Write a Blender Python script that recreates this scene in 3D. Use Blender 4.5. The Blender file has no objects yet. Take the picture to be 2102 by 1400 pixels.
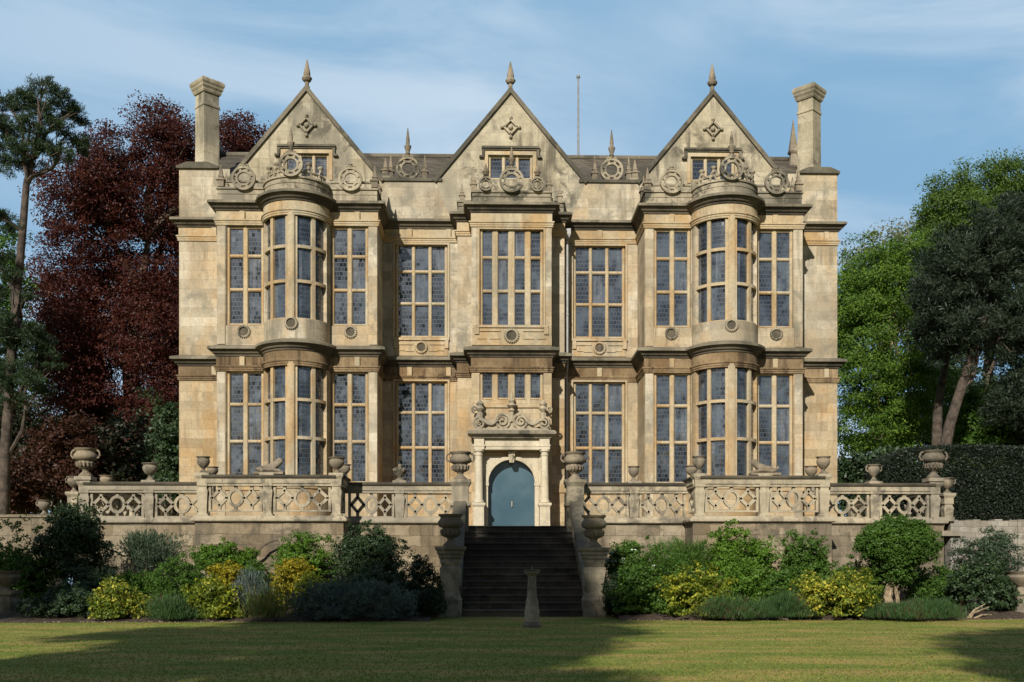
import bpy, math, random
import numpy as np
from math import sin, cos, pi, radians, sqrt, atan2

random.seed(7)
SC = bpy.context.scene
COL = SC.collection

# ------------------------------------------------------------------ camera model
F = 2120.0; CAMY = -40.0; CAMZ = 1.25; HOR = 1160.0; VX = 1005.0
YAW = math.atan((1051.0 - VX) / F)

def W(px, py, Y):
    """world X, Z of the thing seen at photo pixel (px, py) if it stands in the plane y = Y"""
    xc = (px - 1051.0) / F; zc = (HOR - py) / F
    dx = xc * cos(YAW) + sin(YAW); dy = cos(YAW) - xc * sin(YAW)
    t = (Y - CAMY) / dy
    return t * dx, CAMZ + t * zc
def UX(px, Y): return W(px, 0, Y)[0]
def UZ(py, px, Y): return W(px, py, Y)[1]

CX = 0.81            # axis of the house
FLOOR = 2.38         # terrace level

SUN_AZ = radians(19.0); SUN_EL = radians(29.0)
TOSUN = (-sin(SUN_AZ) * cos(SUN_EL), -cos(SUN_AZ) * cos(SUN_EL), sin(SUN_EL))

# ------------------------------------------------------------------ materials
def new_mat(name):
    m = bpy.data.materials.new(name); m.use_nodes = True
    nt = m.node_tree; nt.nodes.clear()
    out = nt.nodes.new('ShaderNodeOutputMaterial')
    return m, nt, out
class N:
    def __init__(s, nt): s.nt = nt
    def node(s, typ, ins=None, **kw):
        n = s.nt.nodes.new(typ)
        for k, v in kw.items(): setattr(n, k, v)
        for k, v in (ins or {}).items():
            if hasattr(v, 'is_linked') or isinstance(v, bpy.types.NodeSocket): s.nt.links.new(v, n.inputs[k])
            else: n.inputs[k].default_value = v
        return n
    def math(s, op, a, b=0.0, clamp=False):
        n = s.node('ShaderNodeMath', {0: a, 1: b}, operation=op); n.use_clamp = clamp
        return n.outputs[0]
    def mix(s, fac, a, b, blend='MIX'):
        n = s.nt.nodes.new('ShaderNodeMix'); n.data_type = 'RGBA'; n.blend_type = blend
        for i, v in ((0, fac), (6, a), (7, b)):
            if isinstance(v, bpy.types.NodeSocket): s.nt.links.new(v, n.inputs[i])
            else: n.inputs[i].default_value = (v if i == 0 else (tuple(v) + (1,) if len(v) == 3 else v))
        return n.outputs[2]
    def ramp(s, fac, lo, hi):
        n = s.node('ShaderNodeMapRange', {0: fac, 1: lo, 2: hi}); n.clamp = True; n.interpolation_type = 'SMOOTHSTEP'
        return n.outputs[0]
    def pos(s): return s.node('ShaderNodeNewGeometry').outputs['Position']
    def scaled(s, vec, sc, loc=(0, 0, 0)):
        return s.node('ShaderNodeMapping', {0: vec, 1: loc, 3: sc}).outputs[0]
    def noise(s, vec, scale, detail=4, rough=.55, dist=0):
        return s.node('ShaderNodeTexNoise', {'Vector': vec, 'Scale': scale, 'Detail': detail, 'Roughness': rough, 'Distortion': dist}).outputs[0]

def stone(name, c1, c2, dark=(.12, .10, .07), streak=.4, lichen=.3, lich_col=(.17, .16, .125), block=(.85, .36), joint=.35,
          var=.25, ochre=None, ochre_amt=0, bump=.25, rough=.9, offs=0.0, wob=.03):
    m, nt, out = new_mat(name); n = N(nt)
    p0 = n.pos()
    dv = n.node('ShaderNodeTexNoise', {'Vector': p0, 'Scale': 2.3, 'Detail': 3.0}).outputs[1]
    dv = n.node('ShaderNodeVectorMath', {0: dv, 1: (.5, .5, .5)}, operation='SUBTRACT').outputs[0]
    dv = n.node('ShaderNodeVectorMath', {0: dv, 1: (wob, wob, wob)}, operation='MULTIPLY').outputs[0]
    p0 = n.node('ShaderNodeVectorMath', {0: p0, 1: dv}, operation='ADD').outputs[0]
    p = n.scaled(p0, (1, 1, 1), (offs, offs * .7, 0))
    sx = n.node('ShaderNodeSeparateXYZ', {0: p})
    wx = n.math('ADD', sx.outputs[0], sx.outputs[1])
    wv = n.node('ShaderNodeCombineXYZ', {0: wx, 1: sx.outputs[2], 2: 0.0}).outputs[0]
    big = n.ramp(n.noise(p, .45, 5, .6), .35, .65)
    col = n.mix(big, c1, c2)
    if ochre:
        o = n.ramp(n.noise(n.scaled(p, (1, 1, .55), (5, 3, 9)), .8, 5, .65), .46, .62)
        col = n.mix(n.math('MULTIPLY', o, ochre_amt), col, ochre)
    br = n.node('ShaderNodeTexBrick', {'Vector': wv, 'Color1': (1, 1, 1, 1), 'Color2': (1 - var, 1 - var * 1.05, 1 - var * 1.15, 1), 'Mortar': (1 - joint, 1 - joint, 1 - joint, 1),
               'Scale': 1.0, 'Mortar Size': .007, 'Mortar Smooth': .3, 'Bias': -.1, 'Brick Width': block[0], 'Row Height': block[1]})
    col = n.mix(1.0, col, br.outputs[0], 'MULTIPLY')
    # fine mottling
    fine = n.noise(p, 9, 6, .7)
    g = n.node('ShaderNodeMapRange', {0: fine, 1: .28, 2: .72, 3: .80, 4: 1.18}).outputs[0]
    gc = n.node('ShaderNodeCombineColor', {0: g, 1: g, 2: g}).outputs[0]
    col = n.mix(1.0, col, gc, 'MULTIPLY')
    # rain streaks (vertical, patchy)
    st = n.noise(n.scaled(p, (3.2, 3.2, .28)), 1.0, 5, .65)
    st2 = n.noise(n.scaled(p, (.5, .5, .4), (3, 7, 1)), 1.0, 3, .6)
    sf = n.math('MULTIPLY', n.ramp(st, .45, .64), n.ramp(st2, .42, .58))
    col = n.mix(n.math('MULTIPLY', sf, streak), col, dark)
    # broad grey weathering
    gw = n.ramp(n.noise(n.scaled(p, (1, 1, .6), (21, 4, 8)), .38, 6, .62, .5), .46, .62)
    col = n.mix(n.math('MULTIPLY', gw, min(.8, lichen * .75)), col, (c1[0] * .50, c1[1] * .53, c1[2] * .60))
    # lichen blotches
    li = n.math('MULTIPLY', n.ramp(n.noise(p, 1.7, 8, .72, .4), .45, .60), n.ramp(n.noise(n.scaled(p, (1, 1, 1), (11, 2, 4)), .5, 3, .5), .43, .57))
    col = n.mix(n.math('MULTIPLY', li, lichen), col, lich_col)
    sp = n.ramp(n.noise(p, 16, 4, .6), .62, .72)
    col = n.mix(n.math('MULTIPLY', sp, lichen * .5), col, (lich_col[0] * .5, lich_col[1] * .5, lich_col[2] * .5))
    hb = n.math('ADD', n.math('MULTIPLY', fine, .6), n.math('MULTIPLY', br.outputs[1], -.8))
    bm = n.node('ShaderNodeBump', {'Strength': bump, 'Distance': .03, 'Height': hb})
    bs = n.node('ShaderNodeBsdfPrincipled', {'Base Color': col, 'Roughness': rough, 'Normal': bm.outputs[0], 'Specular IOR Level': .25})
    nt.links.new(bs.outputs[0], out.inputs[0])
    return m

CREAM = (.46, .375, .25); PALE = (.53, .475, .365); OCHRE = (.43, .275, .125)
M = {}
M['ashlar'] = stone('ashlar_stone', CREAM, PALE, dark=(.10, .085, .06), streak=.55, lichen=.6, ochre=OCHRE, ochre_amt=.40, var=.32, joint=.34)
M['lower_ashlar'] = stone('lower_ashlar_stone', CREAM, (.45, .345, .205), streak=.35, lichen=.3, ochre=OCHRE, ochre_amt=.75, var=.36, joint=.36, offs=13)
M['gable'] = stone('weathered_gable_stone', (.40, .345, .235), (.48, .425, .31), dark=(.085, .075, .055), streak=.85, lichen=.95, lich_col=(.11, .10, .075), var=.26, joint=.32, offs=5)
M['parapet'] = stone('lichen_stone', (.28, .24, .165), (.40, .345, .25), streak=.7, lichen=1.0, lich_col=(.075, .07, .052), var=.1, joint=.15, offs=9)
M['coping'] = stone('dark_coping_stone', (.10, .09, .065), (.18, .158, .115), streak=.5, lichen=.9, lich_col=(.055, .052, .04), var=.1, joint=.1, offs=3, block=(1.2, 5))
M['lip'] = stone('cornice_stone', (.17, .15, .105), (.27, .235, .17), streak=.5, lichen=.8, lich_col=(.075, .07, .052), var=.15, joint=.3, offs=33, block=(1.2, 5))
M['crust_and_shade'] = stone('black_crust_and_shade_stone', (.06, .052, .038), (.13, .108, .075), streak=.4, lichen=.6, lich_col=(.02, .02, .016), var=.1, joint=.1, offs=7, block=(1.2, 5))  # own dark crust on copings; shadow put into colour under cornices and in wreaths
M['frieze'] = stone('stained_frieze_stone', (.17, .115, .062), (.31, .225, .13), dark=(.05, .032, .018), streak=.95, lichen=.5, lich_col=(.08, .055, .03), ochre=(.15, .09, .04), ochre_amt=.75, var=.1, joint=.1, offs=2)
M['dressed'] = stone('dressed_stone', (.45, .345, .205), (.47, .40, .275), streak=.35, lichen=.35, ochre=(.40, .25, .105), ochre_amt=.75, var=.08, joint=.08, bump=.15, offs=21)
M['door_stone'] = stone('pale_door_stone', (.55, .485, .36), (.51, .44, .31), streak=.35, lichen=.3, var=.05, joint=.05, bump=.12, offs=31)
M['baluster'] = stone('balustrade_stone', (.41, .35, .245), (.36, .305, .21), dark=(.09, .08, .06), streak=.6, lichen=.85, lich_col=(.12, .105, .08), var=.08, joint=.12, offs=41, block=(1.1, 5), bump=.5)
M['rubble'] = stone('retaining_wall_stone', (.25, .195, .125), (.34, .285, .20), dark=(.07, .055, .035), streak=.75, lichen=.95, lich_col=(.10, .085, .06), var=.42, joint=.42, block=(.66, .30), bump=.8, offs=15, wob=.12)
M['limewash'] = stone('pale_rubble_stone', (.36, .33, .28), (.29, .26, .205), streak=.35, lichen=.6, lich_col=(.16, .14, .11), var=.3, joint=.25, block=(.34, .17), bump=.9, offs=51, wob=.12)
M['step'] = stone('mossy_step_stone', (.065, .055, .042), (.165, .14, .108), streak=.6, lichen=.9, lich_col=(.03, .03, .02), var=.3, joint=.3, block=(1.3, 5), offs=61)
M['urn'] = stone('urn_stone', (.25, .20, .135), (.30, .25, .18), streak=.6, lichen=1.0, lich_col=(.09, .08, .06), var=.02, joint=.0, bump=.6, offs=71)
M['roof'] = stone('stone_roof_slates', (.105, .088, .065), (.145, .122, .09), streak=.3, lichen=.7, lich_col=(.07, .062, .047), var=.55, joint=.75, block=(.34, .21), bump=1.0, offs=81, wob=.02)
M['gravel'] = stone('terrace_gravel', (.19, .165, .12), (.23, .20, .15), streak=0, lichen=.4, var=.05, joint=0, bump=.8, offs=91)

def simple(name, col, rough=.6, metal=0., vary=.25, scale=6, spec=.4, bump=0.):
    m, nt, out = new_mat(name); n = N(nt)
    p = n.pos()
    f = n.noise(p, scale, 5, .6)
    c = n.mix(n.ramp(f, .3, .7), tuple(v * (1 - vary) for v in col), tuple(min(1, v * (1 + vary)) for v in col))
    ins = {'Base Color': c, 'Roughness': rough, 'Metallic': metal, 'Specular IOR Level': spec}
    if bump:
        ins['Normal'] = n.node('ShaderNodeBump', {'Strength': bump, 'Distance': .05, 'Height': f}).outputs[0]
    bs = n.node('ShaderNodeBsdfPrincipled', ins)
    nt.links.new(bs.outputs[0], out.inputs[0]); return m
M['soil'] = simple('soil', (.055, .038, .024), .95, vary=.5, scale=14, bump=.8)
M['bark'] = simple('bark', (.10, .075, .055), .95, vary=.5, scale=7, bump=.8)
M['pine_bark'] = simple('pine_bark', (.068, .052, .040), .95, vary=.5, scale=4, bump=.8)
M['pale_bark'] = simple('pale_bark', (.27, .21, .13), .95, vary=.4, scale=9, bump=.6)
M['lead'] = simple('lead_pipe', (.34, .34, .33), .6, vary=.15)
M['iron'] = simple('grey_iron', (.28, .29, .28), .5, vary=.2)
M['pole'] = simple('grey_pole', (.20, .21, .22), .5, vary=.2)
M['brass'] = simple('pale_metal', (.7, .68, .6), .3, .6, vary=.1)
M['dial'] = simple('sundial_bronze', (.05, .06, .045), .5, .5, vary=.3)
M['white_petal'] = simple('white_petal', (.75, .76, .72), .7, vary=.1)

QW_ = .115
def leaded_glass():
    m, nt, out = new_mat('leaded_glass'); n = N(nt)
    uv = n.node('ShaderNodeUVMap').outputs[0]         # in metres across the light
    s = n.node('ShaderNodeSeparateXYZ', {0: uv})
    cu = n.math('DIVIDE', s.outputs[0], QW_); cv = n.math('DIVIDE', s.outputs[1], .165)
    # hexagon-like quarries: shift alternate rows
    row = n.math('FLOOR', cv)
    cu2 = n.math('ADD', cu, n.math('MULTIPLY', n.math('MODULO', row, 2.0), .5))
    fu = n.math('FRACT', cu2); fv = n.math('FRACT', cv)
    cell = n.node('ShaderNodeCombineXYZ', {0: n.math('FLOOR', cu2), 1: row, 2: 0.0}).outputs[0]
    wn = n.node('ShaderNodeTexWhiteNoise', {0: cell}); wn.noise_dimensions = '3D'
    eu = n.math('ABSOLUTE', n.math('SUBTRACT', fu, .5)); ev = n.math('ABSOLUTE', n.math('SUBTRACT', fv, .5))
    line = n.math('GREATER_THAN', n.math('MAXIMUM', eu, n.math('MULTIPLY', ev, 1.02)), .445)
    p = n.pos()
    # each small pane is tilted a little in its leads
    geo = n.node('ShaderNodeNewGeometry')
    off = n.node('ShaderNodeVectorMath', {0: wn.outputs[1], 1: (.5, .5, .5)}, operation='SUBTRACT').outputs[0]
    off = n.node('ShaderNodeVectorMath', {0: off, 1: (.13, .13, .12)}, operation='MULTIPLY').outputs[0]
    wob = n.node('ShaderNodeTexNoise', {'Vector': p, 'Scale': 5.0, 'Detail': 2.0}).outputs[1]
    wob = n.node('ShaderNodeVectorMath', {0: wob, 1: (.5, .5, .5)}, operation='SUBTRACT').outputs[0]
    wob = n.node('ShaderNodeVectorMath', {0: wob, 1: (.07, .07, .07)}, operation='MULTIPLY').outputs[0]
    nn = n.node('ShaderNodeVectorMath', {0: geo.outputs['Normal'], 1: off}, operation='ADD').outputs[0]
    nn = n.node('ShaderNodeVectorMath', {0: nn, 1: wob}, operation='ADD').outputs[0]
    nn = n.node('ShaderNodeVectorMath', {0: nn}, operation='NORMALIZE').outputs[0]
    isl = n.node('ShaderNodeNewGeometry').outputs['Random Per Island']
    room = n.math('MULTIPLY', n.ramp(n.noise(p, 1.3, 4, .6), .38, .62), n.math('ADD', .25, isl))
    blind = n.math('MULTIPLY', n.math('GREATER_THAN', isl, .80), n.ramp(n.noise(n.scaled(p, (9, 9, .6)), 1.0, 3, .6), .42, .6))
    gc = n.mix(room, (.010, .014, .021), (.075, .095, .12))
    gc = n.mix(n.math('MULTIPLY', blind, .55), gc, (.16, .17, .18))
    glass = n.node('ShaderNodeBsdfPrincipled', {'Base Color': gc, 'Roughness': .06, 'IOR': 2.0, 'Normal': nn})
    lead = n.node('ShaderNodeBsdfPrincipled', {'Base Color': (.05, .055, .062, 1), 'Roughness': .6})
    mx = n.node('ShaderNodeMixShader', {0: line, 1: glass.outputs[0], 2: lead.outputs[0]})
    nt.links.new(mx.outputs[0], out.inputs[0]); return m
M['glass'] = leaded_glass()

def door_glass():
    m, nt, out = new_mat('door_glass'); n = N(nt)
    p = n.pos()
    c = n.mix(n.ramp(n.noise(p, 1.1, 3, .5), .35, .7), (.048, .090, .118), (.072, .122, .152))
    bs = n.node('ShaderNodeBsdfPrincipled', {'Base Color': c, 'Roughness': .12, 'IOR': 1.6})
    nt.links.new(bs.outputs[0], out.inputs[0]); return m
M['door_glass'] = door_glass()

def leaf(name, a, b, accent=None, acc_amt=0., trans=.35, rough=.55, clump=1.3, spec=.3):
    m, nt, out = new_mat(name); n = N(nt)
    geo = n.node('ShaderNodeNewGeometry'); p = geo.outputs['Position']; r = geo.outputs['Random Per Island']
    cl = n.ramp(n.noise(p, clump, 4, .6), .3, .7)
    f = n.math('ADD', n.math('MULTIPLY', r, .55), n.math('MULTIPLY', cl, .45))
    col = n.mix(f, a, b)
    if accent:
        k = n.math('GREATER_THAN', n.math('ADD', r, n.math('MULTIPLY', n.math('SUBTRACT', cl, .5), .5)), 1 - acc_amt)
        col = n.mix(k, col, accent)
    d = n.node('ShaderNodeBsdfPrincipled', {'Base Color': col, 'Roughness': rough, 'Specular IOR Level': spec})
    tc = n.mix(1.0, col, (1.2, 1.25, .7), 'MULTIPLY')
    t = n.node('ShaderNodeBsdfTranslucent', {0: tc})
    mx = n.node('ShaderNodeMixShader', {0: trans, 1: d.outputs[0], 2: t.outputs[0]})
    nt.links.new(mx.outputs[0], out.inputs[0]); return m
L = {}
L['beech'] = leaf('copper_beech_leaf', (.026, .007, .006), (.108, .023, .016), (.105, .035, .016), .14)
L['pine'] = leaf('pine_needle', (.012, .028, .012), (.045, .075, .028), trans=.15)
L['dark_pine'] = leaf('dark_needle', (.012, .022, .014), (.035, .052, .026), trans=.15)
L['green'] = leaf('bright_tree_leaf', (.032, .078, .010), (.125, .22, .024), (.17, .26, .03), .12)
L['oak'] = leaf('oak_leaf', (.030, .066, .010), (.11, .175, .024), trans=.3)
L['bare'] = leaf('young_leaf', (.12, .13, .07), (.22, .22, .13))
L['yew'] = leaf('yew_leaf', (.006, .011, .006), (.016, .026, .012), trans=.1)
L['dark'] = leaf('dark_shrub_leaf', (.014, .032, .011), (.044, .082, .024), trans=.2, spec=.45)
L['box'] = leaf('box_leaf', (.010, .024, .008), (.028, .055, .016), trans=.15)
L['mid'] = leaf('mid_green_leaf', (.030, .072, .010), (.098, .19, .026))
L['bright'] = leaf('bright_green_leaf', (.045, .105, .010), (.14, .255, .026))
L['grey'] = leaf('grey_green_leaf', (.04, .065, .040), (.10, .145, .085))
L['blue'] = leaf('blue_grey_leaf', (.055, .078, .066), (.13, .17, .145), trans=.2)
L['gold'] = leaf('golden_leaf', (.16, .15, .010), (.46, .36, .020), (.08, .13, .015), .18)
L['varieg'] = leaf('variegated_leaf', (.05, .10, .012), (.27, .30, .032), (.52, .46, .055), .25)
L['euon'] = leaf('euonymus_leaf', (.055, .10, .010), (.24, .27, .025), (.36, .36, .03), .22)
L['lav'] = leaf('lavender_leaf', (.030, .070, .020), (.075, .145, .042), (.12, .05, .04), .06)
L['strap'] = leaf('strap_leaf', (.06, .10, .02), (.18, .22, .05), (.28, .22, .05), .15)
L['red'] = leaf('russet_leaf', (.035, .016, .010), (.09, .035, .018))
L['under'] = leaf('understorey_leaf', (.008, .014, .006), (.026, .032, .012), (.05, .02, .012), .2, trans=.2)
L['grass'] = leaf('grass_blade', (.140, .185, .032), (.235, .240, .055), (.34, .25, .09), .10, trans=.3, clump=.6, spec=.1)

def lawn_mat():
    m, nt, out = new_mat('mown_lawn'); n = N(nt); p = n.pos()
    a = n.ramp(n.noise(n.scaled(p, (.35, 1.1, 1)), 1.0, 5, .6), .35, .65)
    b = n.ramp(n.noise(n.scaled(p, (.4, 1.0, 1), (7, 3, 0)), 1.3, 5, .65), .43, .62)
    c = n.noise(p, 40, 4, .7)
    col = n.mix(a, (.125, .180, .030), (.225, .240, .052))
    col = n.mix(n.math('MULTIPLY', b, .75), col, (.40, .27, .10))
    g = n.node('ShaderNodeMapRange', {0: c, 1: .25, 2: .75, 3: .75, 4: 1.2}).outputs[0]
    col = n.mix(1.0, col, n.node('ShaderNodeCombineColor', {0: g, 1: g, 2: g}).outputs[0], 'MULTIPLY')
    sy = n.node('ShaderNodeSeparateXYZ', {0: n.node('ShaderNodeVectorMath', {0: p, 1: n.scaled(n.node('ShaderNodeTexNoise', {'Vector': p, 'Scale': .5}).outputs[1], (.7, .7, .7))}, operation='ADD').outputs[0]}).outputs[1]
    band = n.math('MULTIPLY_ADD', n.math('SINE', n.math('MULTIPLY', sy, 3.3)), .045); band.node.inputs[2].default_value = 1.0
    col = n.mix(1.0, col, n.node('ShaderNodeCombineColor', {0: band, 1: band, 2: band}).outputs[0], 'MULTIPLY')
    bm = n.node('ShaderNodeBump', {'Strength': .6, 'Distance': .04, 'Height': c})
    bs = n.node('ShaderNodeBsdfPrincipled', {'Base Color': col, 'Roughness': .9, 'Specular IOR Level': .1, 'Normal': bm.outputs[0]})
    nt.links.new(bs.outputs[0], out.inputs[0]); return m
M['lawn'] = lawn_mat()

# ------------------------------------------------------------------ object helpers
OFF = {}
def tag(o, label=None, cat=None, group=None, kind=None):
    if label: o['label'] = label
    if cat: o['category'] = cat
    if group: o['group'] = group
    if kind: o['kind'] = kind
    return o
def thing(name, label, cat, loc=(0, 0, 0), group=None, rz=0):
    o = bpy.data.objects.new(name, None); o.empty_display_size = .3
    COL.objects.link(o); o.location = loc; o.rotation_euler = (0, 0, rz)
    OFF[o] = tuple(loc)
    return tag(o, label, cat, group)
def copy_tree(o, parent=None):
    c = o.copy(); COL.objects.link(c); c.parent = parent
    for ch in list(o.children): copy_tree(ch, c)
    return c

class MB:
    def __init__(s): s.v = []; s.f = []; s.uv = []
    def add(s, vs, fs):
        o = len(s.v); s.v += [tuple(v) for v in vs]; s.f += [tuple(i + o for i in f) for f in fs]
    def quad(s, a, b, c, d): s.add([a, b, c, d], [(0, 1, 2, 3)])
    def box(s, x0, x1, y0, y1, z0, z1):
        s.add([(x0, y0, z0), (x1, y0, z0), (x1, y1, z0), (x0, y1, z0), (x0, y0, z1), (x1, y0, z1), (x1, y1, z1), (x0, y1, z1)],
              [(0, 3, 2, 1), (4, 5, 6, 7), (0, 1, 5, 4), (1, 2, 6, 5), (2, 3, 7, 6), (3, 0, 4, 7)])
    def prism(s, poly, p0, p1, fr):
        """poly: 2D points; fr(u, v, t) gives world; extruded t=p0..p1"""
        k = len(poly)
        vs = [fr(u, v, p0) for u, v in poly] + [fr(u, v, p1) for u, v in poly]
        fs = [tuple(range(k))[::-1], tuple(range(k, 2 * k))] + [(i, (i + 1) % k, k + (i + 1) % k, k + i) for i in range(k)]
        s.add(vs, fs)
    def lathe(s, prof, c, n=20, rot=0., sq=False, cap=True):
        """prof [(r, z)] ; sq: 4-sided with r the half width"""
        if sq: n = 4; rot += pi / 4
        vs = []
        for r, z in prof:
            rr = r * sqrt(2) if sq else r
            for i in range(n):
                a = rot + 2 * pi * i / n
                vs.append((c[0] + rr * cos(a), c[1] + rr * sin(a), c[2] + z))
        fs = []
        for j in range(len(prof) - 1):
            for i in range(n):
                fs.append((j * n + i, j * n + (i + 1) % n, (j + 1) * n + (i + 1) % n, (j + 1) * n + i))
        if cap:
            fs.append(tuple(range(n))[::-1]); fs.append(tuple(range((len(prof) - 1) * n, len(prof) * n)))
        s.add(vs, fs)
    def tube(s, pts, rad, n=8):
        pts = [np.array(p, float) for p in pts]
        if not isinstance(rad, (list, tuple)): rad = [rad] * len(pts)
        rings = []; up = np.array((0.13, .31, .94))
        for i, p in enumerate(pts):
            d = pts[min(i + 1, len(pts) - 1)] - pts[max(i - 1, 0)]; d = d / (np.linalg.norm(d) + 1e-9)
            a = np.cross(d, up)
            if np.linalg.norm(a) < .05: a = np.cross(d, (1, 0, 0))
            a /= np.linalg.norm(a); b = np.cross(d, a)
            rings.append([tuple(p + rad[i] * (cos(2 * pi * k / n) * a + sin(2 * pi * k / n) * b)) for k in range(n)])
        vs = [v for r in rings for v in r]; fs = []
        for j in range(len(pts) - 1):
            for i in range(n): fs.append((j * n + i, j * n + (i + 1) % n, (j + 1) * n + (i + 1) % n, (j + 1) * n + i))
        fs.append(tuple(range(n))[::-1]); fs.append(tuple(range((len(pts) - 1) * n, len(pts) * n)))
        s.add(vs, fs)
    def ring(s, c, R, r, ax=(1, 0), n=28, m=6, sz=1.0):
        """torus standing upright in the plane spanned by horizontal ax and z"""
        vs = []; fs = []; nx, ny = ax[1], -ax[0]
        for i in range(n):
            a = 2 * pi * i / n
            for k in range(m):
                b = 2 * pi * k / m
                q = R + r * cos(b); h = r * sin(b)
                vs.append((c[0] + ax[0] * q * cos(a) + nx * h, c[1] + ax[1] * q * cos(a) + ny * h, c[2] + q * sin(a) * sz))
        for i in range(n):
            for k in range(m):
                fs.append((i * m + k, ((i + 1) % n) * m + k, ((i + 1) % n) * m + (k + 1) % m, i * m + (k + 1) % m))
        s.add(vs, fs)
    def ball(s, c, r, n=10, m=7, sc=(1, 1, 1)):
        prof = [(max(.002, r * sin(pi * j / m)), -r * cos(pi * j / m) * sc[2]) for j in range(m + 1)]
        s.lathe(prof, c, n)
    def sweep(s, prof, path, closed_prof=True, cap=True):
        """prof [(out, z)], path [(x, y)] plan; outward is right of travel (-y when going +x)"""
        k = len(prof); vs = []; fs = []; P = [np.array(p, float) for p in path]
        nrm = []
        for i in range(len(P) - 1):
            d = P[i + 1] - P[i]; d /= np.linalg.norm(d); nrm.append(np.array((d[1], -d[0])))
        for i, p in enumerate(P):
            a = nrm[max(i - 1, 0)]; b = nrm[min(i, len(nrm) - 1)]
            mv = (a + b) / max(.2, 1 + float(a @ b))
            for o, z in prof: vs.append((p[0] + mv[0] * o, p[1] + mv[1] * o, z))
        kk = k if closed_prof else k - 1
        for i in range(len(P) - 1):
            for j in range(kk):
                j2 = (j + 1) % k
                fs.append((i * k + j, (i + 1) * k + j, (i + 1) * k + j2, i * k + j2))
        if closed_prof and cap:
            fs.append(tuple(range(k))); fs.append(tuple(range((len(P) - 1) * k, len(P) * k))[::-1])
        s.add(vs, fs)
    def strokes(s, pl, w, t, fr, closed=False):
        """thin ribs following 2D polyline pl, width w, thickness t (about 0)"""
        q = list(pl) + ([pl[0]] if closed else [])
        for (a, b) in zip(q[:-1], q[1:]):
            dx, dz = b[0] - a[0], b[1] - a[1]; l = math.hypot(dx, dz)
            if l < 1e-6: continue
            ux, uz = dx / l, dz / l; nx, nz = -uz * w / 2, ux * w / 2; e = w * .18
            A = (a[0] - ux * e, a[1] - uz * e); B = (b[0] + ux * e, b[1] + uz * e)
            s.prism([(A[0] + nx, A[1] + nz), (A[0] - nx, A[1] - nz), (B[0] - nx, B[1] - nz), (B[0] + nx, B[1] + nz)], -t / 2, t / 2, fr)
    def build(s, name, mat, parent=None, smooth=False, uv=None, off=None):
        o3 = off if off is not None else (OFF.get(root_of(parent), (0, 0, 0)) if parent else (0, 0, 0))
        me = bpy.data.meshes.new(name)
        me.from_pydata([(v[0] - o3[0], v[1] - o3[1], v[2] - o3[2]) for v in s.v], [], s.f)
        if uv:
            l = me.uv_layers.new(name='UVMap'); i = 0
            for poly in me.polygons:
                for li in poly.loop_indices: l.data[li].uv = uv[i]; i += 1
        me.materials.append(mat)
        if smooth: me.polygons.foreach_set('use_smooth', [True] * len(me.polygons))
        me.validate(); me.update()
        import bmesh
        if not uv:
            b = bmesh.new(); b.from_mesh(me); bmesh.ops.remove_doubles(b, verts=b.verts, dist=.0004); bmesh.ops.recalc_face_normals(b, faces=b.faces); b.to_mesh(me); b.free()
        o = bpy.data.objects.new(name, me); COL.objects.link(o)
        if parent: o.parent = parent
        else:
            if off is not None: o.location = off
        if smooth and smooth != 'all':
            try: me.set_sharp_from_angle(angle=radians(40))
            except Exception: pass
        return o
def root_of(o):
    while o.parent: o = o.parent
    return o

# ------------------------------------------------------------------ world, sun, camera
w = bpy.data.worlds.new('World'); SC.world = w; w.use_nodes = True
nt = w.node_tree; nt.nodes.clear(); n = N(nt)
sky = n.node('ShaderNodeTexSky'); sky.sky_type = 'NISHITA'; sky.sun_disc = False
sky.sun_elevation = SUN_EL; sky.sun_rotation = pi + SUN_AZ     # checked below against the lamp
sky.altitude = 60; sky.air_density = 1.0; sky.dust_density = .6; sky.ozone_density = 1.6
tc = n.node('ShaderNodeTexCoord').outputs['Generated']
wv = n.scaled(tc, (1.1, 1.1, 3.0), (.4, 0, .3))
c1 = n.noise(wv, 1.9, 7, .55, .8)
c2 = n.noise(n.scaled(tc, (1, 1, 1.6), (2.0, 1, 0)), 1.3, 3, .5)
sp_ = n.node('ShaderNodeSeparateXYZ', {0: tc})
north = n.ramp(sp_.outputs[1], -.15, .75)            # sky and cloud brightened on the far side only, to limit fill light
east = n.node('ShaderNodeMapRange', {0: sp_.outputs[0], 1: -.5, 2: .5, 3: .45, 4: 1.15}).outputs[0]
f = n.math('MULTIPLY', n.ramp(c1, .33, .62), n.ramp(c2, .25, .48))
fc = n.math('MULTIPLY', n.math('ADD', n.math('MULTIPLY', f, .85), .13), n.math('MULTIPLY', north, east))
blue = n.mix(n.math('MULTIPLY', north, .92), sky.outputs[0], (3.3, 7.4, 11.8))
skyc = n.mix(fc, blue, (11.8, 13.8, 15.8))
bg = n.node('ShaderNodeBackground', {0: skyc, 1: .05})
wo = n.node('ShaderNodeOutputWorld', {0: bg.outputs[0]})

sun = bpy.data.lights.new('sun', 'SUN'); sun.energy = 5.0; sun.angle = radians(.55); sun.color = (1.0, .945, .85)
so = bpy.data.objects.new('sun', sun); COL.objects.link(so)
import mathutils
so.rotation_euler = mathutils.Vector(TOSUN).to_track_quat('Z', 'Y').to_euler(); so.location = (-20, -60, 40)

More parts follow.
